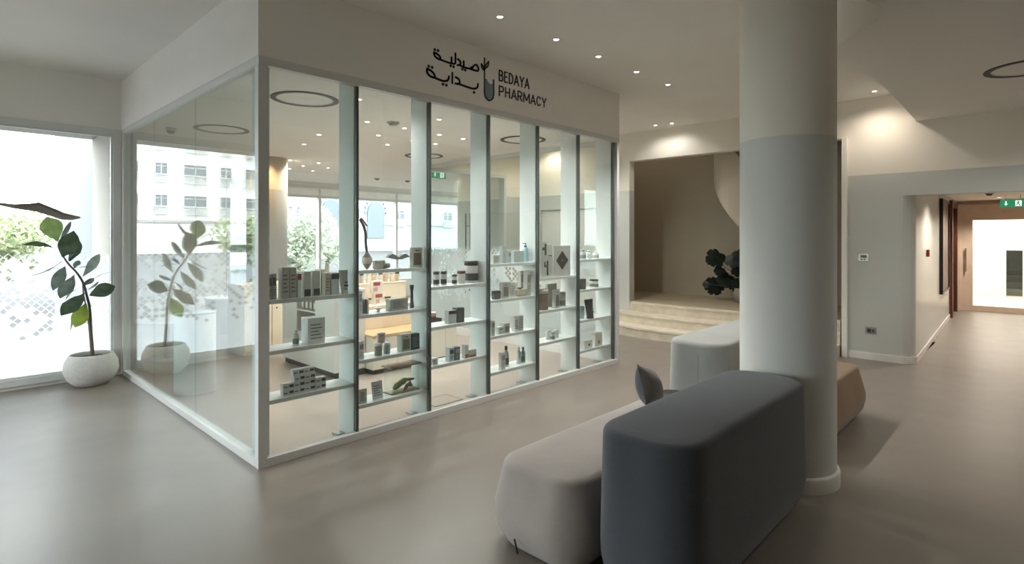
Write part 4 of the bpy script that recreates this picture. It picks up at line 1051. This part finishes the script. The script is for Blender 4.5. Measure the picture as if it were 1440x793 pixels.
# security camera at the right end of the shop
a = onY(848, 199, 4.3)
t = thing('security_camera', 'small dark dome camera under the shop ceiling at the end bay', 'camera', (a.x, 4.32, ZP))
part('base', lathe(NB(), [(.05, -.0005), (.05, -.03), (.045, -.035)], 24), mat('D5D6D2', .4), t, True)
part('dome', lathe(NB(), [(.038, -.035), (.03, -.06), (.0, -.072)], 20), mat('232426', .2), t, True)
b = onX(212, 188, XL+.45); 
t = thing('security_camera', 'pale dome camera on the ceiling behind the side glass', 'camera', (2.0, 7.45, ZP))
part('base', lathe(NB(), [(.055, -.0005), (.055, -.03), (.05, -.035)], 24), mat('B9BBB7', .4), t, True)
part('dome', lathe(NB(), [(.042, -.035), (.034, -.06), (.0, -.075)], 20), mat('5C5F5E', .2), t, True)

# ================================================================= STAIR HALL
STONE = mat('CFC5B2', .5, var=.12, scale=7, bump=.05)
st = thing('curved_steps', 'three curved travertine steps up to the hall landing', 'steps', (0, 0, 0))
XC, YC = 12.5, 4.2
def sector(r, rin, z0, z1, a0, a1, n=40):
    P = [(XC-r*math.cos(a0+(a1-a0)*i/n), YC+r*math.sin(a0+(a1-a0)*i/n)) for i in range(n+1)]
    return P
def steppoly(r, y1=5.55, y0=1.985):
    P = []
    for i in range(41):
        y = y1+(y0-y1)*i/40; x = XC-math.sqrt(max(r*r-(y-YC)**2, 0)); P.append((x, y))
    return P
rad = (4.72, 4.42, 4.12)
for k, r in enumerate(rad):
    P = [(x, y) for x, y in steppoly(r)]
    z1 = .16*(k+1)
    front = [(min(x, 8.46), y) for x, y in P]
    body = prism(NB(), front+[(8.49, front[-1][1]), (8.49, front[0][1])], .16*k, z1-.03) if k < 2 else None
    if k < 2: part('riser', body, STONE, st)
    else:
        part('riser', prism(NB(), [(min(x, 8.47), y) for x, y in P if 1.985 <= y <= 5.25]+[(8.49, 1.985), (8.49, 5.25)], .32, z1-.03), STONE, st)
    f2 = [(min(x-.015, 8.46), y) for x, y in (P if k < 2 else [p for p in P if 1.985 <= p[1] <= 5.25])]
    part('tread', prism(NB(), f2+[(8.49, f2[-1][1]), (8.49, f2[0][1])], z1-.03, z1), mat('DBD1BF', .45, var=.1, scale=6), st)
struct('floor_landing', bx(8.495, 10.2, 1.985, 5.25, 0, .48), mat('B9AB93', .4, var=.1, scale=4))
bm = NB(); box(bm, 8.66, 10.2, 5.25, 7.9, 0, .48); struct('floor_landing_rear', bm, mat('B9AB93', .4, var=.1, scale=4))
# helical stair mass seen through the opening
bm = NB(); n = 32; rin, rout = .1, .7; cxh, cyh = 9.42, 3.38
rr = []
for i in range(n+1):
    a = math.radians(250-i*7.5); z = .75+i*.1
    rr.append([bm.verts.new((cxh+q*math.cos(a), cyh+q*math.sin(a), zz)) for q, zz in ((rin, z), (rout, z), (rout, z+1.1), (rout-.08, z+1.1), (rout-.08, z+.25), (rin, z+.25))])
for r0, r1 in zip(rr, rr[1:]):
    for k in range(6): bm.faces.new((r0[k], r0[(k+1) % 6], r1[(k+1) % 6], r1[k]))
bm.faces.new(rr[0][::-1]); bm.faces.new(rr[-1])
tag(part('spiral_staircase', bm, HALL, None, False), 'curved plastered underside of a spiral staircase in the hall', 'staircase', kind='thing')

# ================================================================= PLANTS
def leafmesh(bm, base, tip, width, normal, curl=.15, n=8, shape=1.0, fold=.12):
    base, tip = Vector(base), Vector(tip); ax = tip-base; L = ax.length
    if L < 1e-4: return
    d = ax/L; nrm = Vector(normal); nrm = (nrm-d*nrm.dot(d)).normalized(); s = d.cross(nrm)
    rows = []
    for i in range(n+1):
        u = i/n
        w = width*.5*(math.sin(PI*min(1, u**shape))**.8 if 0 < u < 1 else .03)
        w = max(w, width*.02)
        c = base+d*L*u+nrm*(curl*L*math.sin(PI*u))
        wav = .04*width*math.sin(u*17)
        rows.append([bm.verts.new(c-s*w+nrm*(w*fold*2+wav)), bm.verts.new(c), bm.verts.new(c+s*w+nrm*(w*fold*2-wav))])
    for r0, r1 in zip(rows, rows[1:]):
        for k in range(2): bm.faces.new((r0[k], r0[k+1], r1[k+1], r1[k]))
def leafmat(c1, c2):
    m, t, out = nt('leaf_surface')
    b = t.nodes.new('ShaderNodeBsdfPrincipled'); tl = t.nodes.new('ShaderNodeBsdfTranslucent'); mx = t.nodes.new('ShaderNodeMixShader'); mx.inputs[0].default_value = .3
    tc = t.nodes.new('ShaderNodeTexCoord'); n = t.nodes.new('ShaderNodeTexNoise'); n.inputs['Scale'].default_value = 12
    cr = t.nodes.new('ShaderNodeValToRGB'); cr.color_ramp.elements[0].color = lin(c1); cr.color_ramp.elements[1].color = lin(c2)
    cr.color_ramp.elements[0].position = .35; cr.color_ramp.elements[1].position = .65
    t.links.new(tc.outputs['Object'], n.inputs['Vector']); t.links.new(n.outputs['Fac'], cr.inputs[0])
    t.links.new(cr.outputs[0], b.inputs['Base Color']); t.links.new(cr.outputs[0], tl.inputs[0]); b.inputs['Roughness'].default_value = .4
    t.links.new(b.outputs[0], mx.inputs[1]); t.links.new(tl.outputs[0], mx.inputs[2]); t.links.new(mx.outputs[0], out.inputs[0])
    return m
pb = onY(128.5, 537, 7.5)
PX, PY = pb.x, 7.5
ft = thing('potted_tree', 'fiddle-leaf fig in a round pale concrete pot by the window', 'potted plant', (PX, PY, 0))
potm = mat('C4C2BD', .8, var=.06, scale=30, bump=.15, bscale=120)
part('pot', lathe(NB(), [(.12, 0), (.15, .005), (.215, .07), (.248, .16), (.24, .25), (.2, .325), (.188, .335), (.178, .325), (.2, .27)], 48, cap=False), potm, ft, True)
part('soil', lathe(NB(), [(0, .29), (.12, .295), (.195, .285)], 32, cap=False), mat('3A302A', .9, var=.3, scale=60, bump=.4), ft, True)
def fp(u, v, dy=0.):      # photo crop point on a vertical plane through the stem
    p = onY(u/2.733, 270+v/2.733, PY+dy); return Vector((p.x-PX, dy, p.z))
stem = [fp(*p) for p in ((358, 640), (350, 540), (345, 450), (334, 400), (320, 350), (295, 310), (262, 275), (240, 240), (224, 195))]
stem[0].z = .28
bark = mat('5E5249', .8, var=.2, scale=40)
sm = smoothpath(stem, 4)
part('stem', tube(NB(), sm, [.016*(1-.6*i/len(sm)) for i in range(len(sm))], 10), bark, ft, True)
part('stem', tube(NB(), smoothpath([fp(350, 620, .03), fp(338, 480, .04), fp(322, 400, .05), fp(318, 340, .02)], 5), .007, 8), bark, ft, True)
gA = leafmat('3C4A3A', '52604A'); gB = leafmat('6F8450', '869A5E'); gC = leafmat('98A83E', '7E9440'); gD = leafmat('5E6A60', '78847A')
view = (Vector((0, 0, 0))-Vector((PX, PY, 0))).normalized()
LV = [((222, 190), (180, 96), 70, 0, .05, gB, .8), ((230, 185), (273, 112), 18, .1, .2, gD, 0), ((218, 218), (88, 203), 32, -.1, -.12, gA, .5), ((215, 188), (122, 148), 16, -.2, 0, gD, 0),
      ((240, 250), (285, 150), 66, .05, -.15, gA, .8), ((265, 268), (308, 190), 40, .05, .1, gA, .6), ((262, 262), (300, 222), 18, .1, .2, gD, 0), ((245, 262), (115, 325), 20, -.1, .15, gD, 0),
      ((250, 290), (180, 308), 14, -.1, .25, gD, 0), ((285, 292), (303, 262), 24, .05, .1, gD, .3), ((250, 285), (202, 378), 42, -.05, -.15, gD, .6), ((285, 318), (230, 408), 50, 0, -.12, gD, .7),
      ((270, 295), (382, 296), 14, .2, 0, gD, .2), ((318, 325), (384, 238), 36, .1, -.1, gD, .5), ((335, 352), (437, 306), 9, .2, .1, gD, 0), ((338, 375), (380, 343), 14, .1, .2, gD, .2),
      ((343, 398), (443, 362), 56, .1, -.05, gA, .8), ((325, 388), (234, 474), 60, -.05, -.1, gA, .7), ((312, 365), (252, 415), 18, -.1, .12, gD, .2), ((332, 428), (288, 520), 56, 0, -.05, gC, .8), ((330, 425), (272, 530), 24, 0, .12, gD, .4), ((320, 360), (360, 330), 26, .1, .28, gA, .4)]
for i, (a, b, w, dz, dy, m, face) in enumerate(LV):
    base = fp(a[0], a[1], 0); tip = fp(b[0], b[1], min(dy, .13))
    nrm = view*max(face, .15)+Vector((.2*math.sin(i*2.1), .1, .6*(1-face)+.1))
    bm = NB(); leafmesh(bm, base, tip, w/2.733*6.05/FPX*.98, nrm, .08*(-1 if i % 2 else 1), shape=1.25)
    part('leaf', bm, m, ft, True)
# big dark leaf entering at the left edge: its plant stands outside the frame
lp = onY(-70, 330, 5.4)
bt = thing('potted_palm', 'long dark drooping leaf of a plant reaching in from the left edge', 'potted plant', (lp.x, 5.4, 0))
part('pot', lathe(NB(), [(.14, 0), (.17, .01), (.2, .3), (.185, .32), (.17, .28)], 36, cap=False), potm, bt, True)
part('soil', lathe(NB(), [(0, .26), (.17, .26)], 24, cap=False), mat('3A302A', .9), bt)
def lq(u, v, dy=0): p = onY(u, v, 5.4+dy); return Vector((p.x-lp.x, dy, p.z))
part('stalk', tube(NB(), smoothpath([(0, 0, .25), (-.02, 0, .9), (0, 0, 1.5), lq(-25, 287), lq(0, 288)], 5), .009, 8), bark, bt, True)
bm = NB()
pts = [(-12, 285, 2), (20, 290, 5), (40, 291, 8), (53, 291, 11), (70, 297, 10), (88, 304, 8), (102, 306, 6), (113, 306, 2)]
rows = []
for (u, v, w) in pts:
    c = lq(u, v); hw = w*4.6/FPX/2
    rows.append([bm.verts.new(c+Vector(q)) for q in ((0, .07*w/8, -hw), (0, 0, hw*.2), (0, -.05*w/8, hw), (0, -.01, hw*.5), (0, .02, -hw*1.0))])
for r0, r1 in zip(rows, rows[1:]):
    for k in range(4): bm.faces.new((r0[k], r0[k+1], r1[k+1], r1[k]))
part('leaf', bm, leafmat('A8A29B', 'BAB4AD'), bt, True)
for k in range(4):
    bm = NB(); a = 2.2+k*.7; leafmesh(bm, (0, 0, 1.3+.1*k), (.5*math.cos(a)-.3, .45*math.sin(a)*.6-.3, 1.7+.12*k), .16, (0, -.3, 1), .12); part('leaf', bm, gA, bt, True)
# monstera on the landing
MX, MY = 9.62, 3.72
mp = thing('potted_monstera', 'dark monstera in a pale pot on the hall landing', 'potted plant', (MX, MY, .48))
part('pot', lathe(NB(), [(.1, 0), (.14, .01), (.17, .16), (.15, .24), (.135, .25), (.13, .22)], 36, cap=False), mat('9A9688', .7), mp, True)
part('soil', lathe(NB(), [(0, .21), (.13, .21)], 24, cap=False), mat('2E2620', .9), mp)
def monstera(bm, c, size, nrm, up):
    c = Vector(c); nrm = Vector(nrm).normalized(); up = Vector(up); up = (up-nrm*up.dot(nrm)).normalized(); s = up.cross(nrm)
    P = []; N = 44
    for i in range(N):
        a = 2*PI*i/N; r = 1-.25*math.cos(a)*0
        r = .95-.35*abs(math.cos(a/2))**8*1.6+.12*abs(math.sin(a))
        if 6 < i < N-6 and i % 6 == 2: r *= .8
        P.append(c+(up*(-math.cos(a))*r*1.1+s*math.sin(a)*r*.9)*size)
    cv = bm.verts.new(c); vs = [bm.verts.new(p+nrm*(-.12*size*((p-c).length/size))) for p in P]
    for i in range(N): bm.faces.new((cv, vs[i], vs[(i+1) % N]))
dk = leafmat('1A241E', '26322A')
def mpt(u, v, dy=0.):
    p = onX(970+u/6.61, 320+v/6.61, MX); return Vector((dy, p.y-MY, p.z-.48))
MV = [((280, 265), 12), ((215, 300), 6), ((285, 390), 7), ((230, 530), 12), ((320, 470), 11), ((430, 280), 11), ((440, 520), 9), ((445, 390), 8), ((520, 300), 12), ((540, 430), 12), ((560, 220), 12), ((175, 520), 5)]
for i, (p, s) in enumerate(MV):
    c = mpt(p[0], p[1], -.12+.05*(i % 5)); bm = NB()
    monstera(bm, c, s*1.3*9.4/FPX, (-.8, -.35+.2*(i % 3-1), .35), (0, .6 if p[0] < 400 else -.6, -.8))
    part('leaf', bm, dk, mp, False)
    part('stalk', tube(NB(), smoothpath([(0, 0, .2), ((c.x)*.3, c.y*.25, .2+(c.z-.2)*.55), c], 4), .005, 6), mat('3A4030', .6), mp, True)

# ================================================================= OUTSIDE
struct('ground_outside', bx(-80, 120, 12.56, 110, -.4, -.15), mat('363635', .9, var=.05, scale=.3))
bm = NB(); box(bm, -80, 1.5, YW+.13, 12.56, -.4, -.15); box(bm, -80, -4.8, -40, YW+.13, -.4, -.15); struct('ground_porch', bm, mat('6E6D6B', .9))
BW = mat('C2C2BF', .9, var=.02, scale=.5); BGL = mat('50595E', .2, var=.1); BFR = mat('AEAEAB', .7)
def building(name, label, x0, x1, Y, ztop, cols, rows, arch=False, wallm=BW):
    t = thing(name, label, 'building', (0, Y, -.15))
    part('wall', bx(x0, x1, 0, 8, 0, ztop), wallm, t)
    def winproto(w, h):
        f = bpy.data.meshes.new('window_frame')
        bm = NB(); box(bm, -w/2, w/2, -.12, 0, 0, .08); box(bm, -w/2, w/2, -.12, 0, h-.08, h); box(bm, -w/2, -w/2+.08, -.12, 0, .08, h-.08); box(bm, w/2-.08, w/2, -.12, 0, .08, h-.08); box(bm, -.04, .04, -.1, 0, .08, h-.08); box(bm, -w/2+.08, w/2-.08, -.1, 0, h*.68, h*.68+.06)
        wn = part('window', bm, BFR, t); pn = part('pane', bx(-w/2+.08, w/2-.08, -.04, -.02, .08, h-.08), BGL, wn)
        bm = NB()
        for k in range(int(w/.22)+1):
            x = -w/2+k*.22
            for s in (-1, 1): tube(bm, [(x-.0, -.25, -.75), (min(max(x+s*.6, -w/2), w/2), -.25, -.05)], .025, 4)
        box(bm, -w/2-.1, w/2+.1, -.3, -.2, -.05, .02); box(bm, -w/2-.1, w/2+.1, -.3, -.2, -.82, -.75)
        bs = part('balcony_screen', bm, BFR, wn)
        return wn
    protos = {}
    for (cx, w) in cols:
        for z in rows:
            if w not in protos: wn = winproto(w, 1.25); protos[w] = wn
            else: wn = copytree(protos[w], t)
            wn.location = (cx, 0, z)
    part('cornice', bx(x0-.1, x1+.1, -.25, -.001, ztop-.4, ztop), BFR, t)
    part('band', bx(x0, x1, -.15, -.001, 3.2, 3.5), mat('8C8A86', .8), t)
    return t
colsA = []
x = -10.5
for k in range(6): colsA += [(x, 2.3), (x-3.1, 1.2)]; x -= 6.3
building('apartment_building', 'pale apartment block with lattice balconies mirrored in the side glass', -46, -8.6, 66, 15, colsA, (4.9, 8.2, 11.5))
tb = building('villa_building', 'white villa with arched window seen through the far windows', 18, 70, 60, 11, [(x, 1.6) for x in (24, 28, 35.5, 42, 50, 55)], (3.9, 7.4), wallm=mat('96999C', .9, var=.01))
for xx in (32.5, 38.5, 45.5):
    bm = NB(); P = [(-1.2, 0), (1.2, 0)]+[(1.2*math.cos(a), 3+1.5*math.sin(a)) for a in (PI*k/12 for k in range(13))]
    f = [bm.verts.new((x, -.02, z)) for x, z in P]; bm.faces.new(f)
    for p in ((-.9, .3, 0, 3), ):
        pass
    r = bmesh.ops.extrude_face_region(bm, geom=bm.faces[:]); bmesh.ops.translate(bm, vec=(0, -.15, 0), verts=[v for v in r['geom'] if isinstance(v, bmesh.types.BMVert)])
    o = part('arched_window', bm, mat('5E686E', .4), tb); o.location = (xx, 0, 1.6)
    bm = NB()
    for k in range(10):
        a = PI*k/9; box(bm, 1.5*math.cos(a)-.12, 1.5*math.cos(a)+.12, -.2, -.02, 3+1.8*math.sin(a), 3.25+1.8*math.sin(a))
    o = part('arch_border', bm, mat('6A7378', .5), tb); o.location = (xx, 0, 1.6)
def tree(name, label, x, y, h, r, n, m, ls=.16, trunk=True, squash=.8):
    t = thing(name, label, 'tree' if trunk else 'bush', (x, y, -.15), 0, 'greenery outside the windows')
    bm = NB(); rnd = random.Random(int(x*10+y))
    blobs = [(rnd.uniform(-.5, .5)*r, rnd.uniform(-.5, .5)*r, h-r*squash+rnd.uniform(-.35, .35)*r, r*rnd.uniform(.45, .7)) for _ in range(9)]
    for _ in range(n):
        bx_, by_, bz_, br = rnd.choice(blobs)
        a, b, q = rnd.uniform(0, 2*PI), math.acos(rnd.uniform(-1, 1)), br*rnd.uniform(.6, 1)
        c = Vector((bx_+q*math.sin(b)*math.cos(a), by_+q*math.sin(b)*math.sin(a), max(bz_+q*math.cos(b)*squash, .02)))
        u = Vector((rnd.uniform(-1, 1), rnd.uniform(-1, 1), rnd.uniform(-1, 1))).normalized()*ls; v = u.orthogonal().normalized()*ls*.45
        vs = [bm.verts.new(p) for p in (c-u, c+v, c+u, c-v)]; bm.faces.new(vs)
    part('foliage', bm, m, t)
    part('trunk', tube(NB(), [(0, 0, 0), (.05*r, 0, (h-r)*.6), (0, 0, h-r*squash)], [.12, .1, .06], 8), mat('8A7C6C', .9), t, True)
gl1 = leafmat('858F68', 'A3AB84'); gl2 = leafmat('98A08C', 'B8BEAA')
for i, (x, y, h, r) in enumerate(((1.0, 17, 2.4, 1.1), (3.2, 18.5, 2.3, 1.2), (-3.6, 17.5, 2.5, 1.2), (-6.8, 18, 2.9, 1.6))):
    tree('garden_bush', ['yellow-green bush directly behind the left window', 'round bush beside the porch end wall outside', 'garden bush further along the left window outside', 'largest garden bush outside the left window'][i], x, y, h, r, 2600, gl1, .09, False)
tree('street_tree', 'pale leafy tree outside the far windows, left of the mullion', 11.0, 23.0, 3.4, 1.75, 3800, gl2, .12, True, 1.0)
tree('street_tree', 'smaller leafy tree outside the far windows, right of the mullion', 13.6, 25.5, 2.6, 1.2, 2000, gl2, .1, True, 1.0)
tree('street_tree', 'tree outside seen past the rear column', 7.0, 27.0, 4.6, 1.7, 2600, gl2, .14)
tree('street_tree', 'tree before the apartment block', -24, 40, 6.0, 2.6, 3500, gl2, .2)
# parked car outside the far windows
cb = thing('parked_car', 'white parked car outside the far windows', 'car', (11.0, 30.0, -.15), .1)
bm = NB(); poly = [(-2.1, .35), (-2.1, .8), (-1.3, .95), (-.8, 1.42), (.7, 1.45), (1.4, .98), (2.1, .85), (2.15, .35)]
f = [bm.verts.new((x, -.85, z)) for x, z in poly]; g = [bm.verts.new((x, .85, z)) for x, z in poly]
bm.faces.new(f); bm.faces.new(g[::-1])
for k in range(len(f)): bm.faces.new((f[k], g[k], g[(k+1) % len(f)], f[(k+1) % len(f)]))
part('body', bm, mat('E4E5E6', .25, coat=.5), cb)
bm = NB(); f = [bm.verts.new((x, -.86, z)) for x, z in ((-1.15, .97), (-.75, 1.36), (.62, 1.38), (1.15, .99))]; bm.faces.new(f)
part('side_window', bm, mat('2A2E31', .15), cb)
for sx in (-1.3, 1.3):
    for sy in (-.78, .78):
        w = part('wheel', lathe(NB(), [(0, -.1), (.33, -.1), (.34, -.05), (.34, .05), (.33, .1), (0, .1)], 28), mat('26282A', .7), cb, True)
        w.matrix_local = Matrix.Translation((sx, sy, .34)) @ Matrix.Rotation(PI/2, 4, 'X')

# ================================================================= LIGHT, CAMERA
W = bpy.data.worlds.new('World'); SC.world = W; W.use_nodes = True
t = W.node_tree; t.nodes.clear()
out = t.nodes.new('ShaderNodeOutputWorld'); bg = t.nodes.new('ShaderNodeBackground')
tc = t.nodes.new('ShaderNodeTexCoord'); sx = t.nodes.new('ShaderNodeSeparateXYZ'); cr = t.nodes.new('ShaderNodeValToRGB')
cr.color_ramp.elements[0].position = 0; cr.color_ramp.elements[0].color = (.95, .98, 1, 1)
cr.color_ramp.elements[1].position = 1; cr.color_ramp.elements[1].color = (.84, .92, 1, 1)
t.links.new(tc.outputs['Generated'], sx.inputs[0]); t.links.new(sx.outputs[2], cr.inputs[0]); t.links.new(cr.outputs[0], bg.inputs[0])
SKY = 2.4
bg.inputs[1].default_value = SKY; t.links.new(bg.outputs[0], out.inputs[0])
def portal(loc, rot, sx_, sy_):
    l = bpy.data.lights.new('window_portal', 'AREA'); l.shape = 'RECTANGLE'; l.size = sx_; l.size_y = sy_; l.cycles.is_portal = True
    o = bpy.data.objects.new('window_portal', l); put(o); o.location = loc; o.rotation_euler = rot
portal((-1.4, YW+.3, 1.5), (-PI/2, 0, 0), 5.8, 2.8)
portal((8.2, YB+.3, 1.6), (-PI/2, 0, 0), 7.8, 2.5)
portal((-4.9, 5.2, 1.55), (0, -PI/2, 0), 2.6, 3.8)
cam = bpy.data.cameras.new('camera'); cam.sensor_width = 36; cam.sensor_fit = 'HORIZONTAL'; cam.lens = 36*FPX/1440
cam.shift_y = -(396.5-CY)/1440
cam.clip_start = .05; cam.clip_end = 300
co = bpy.data.objects.new('camera', cam); put(co); co.location = (0, 0, HC)
co.rotation_euler = (PI/2, 0, TH-PI/2)
SC.camera = co
SC.view_settings.view_transform = 'Standard'; SC.view_settings.look = 'None'; SC.view_settings.gamma = 1; SC.view_settings.use_curve_mapping = False
SC.view_settings.exposure = 2.25
SC.cycles.use_denoising = True
SC.cycles.max_bounces = 12; SC.cycles.transparent_max_bounces = 24; SC.cycles.diffuse_bounces = 6; SC.cycles.glossy_bounces = 5
SC.cycles.sample_clamp_indirect = 4
SC.cycles.caustics_reflective = False; SC.cycles.caustics_refractive = False
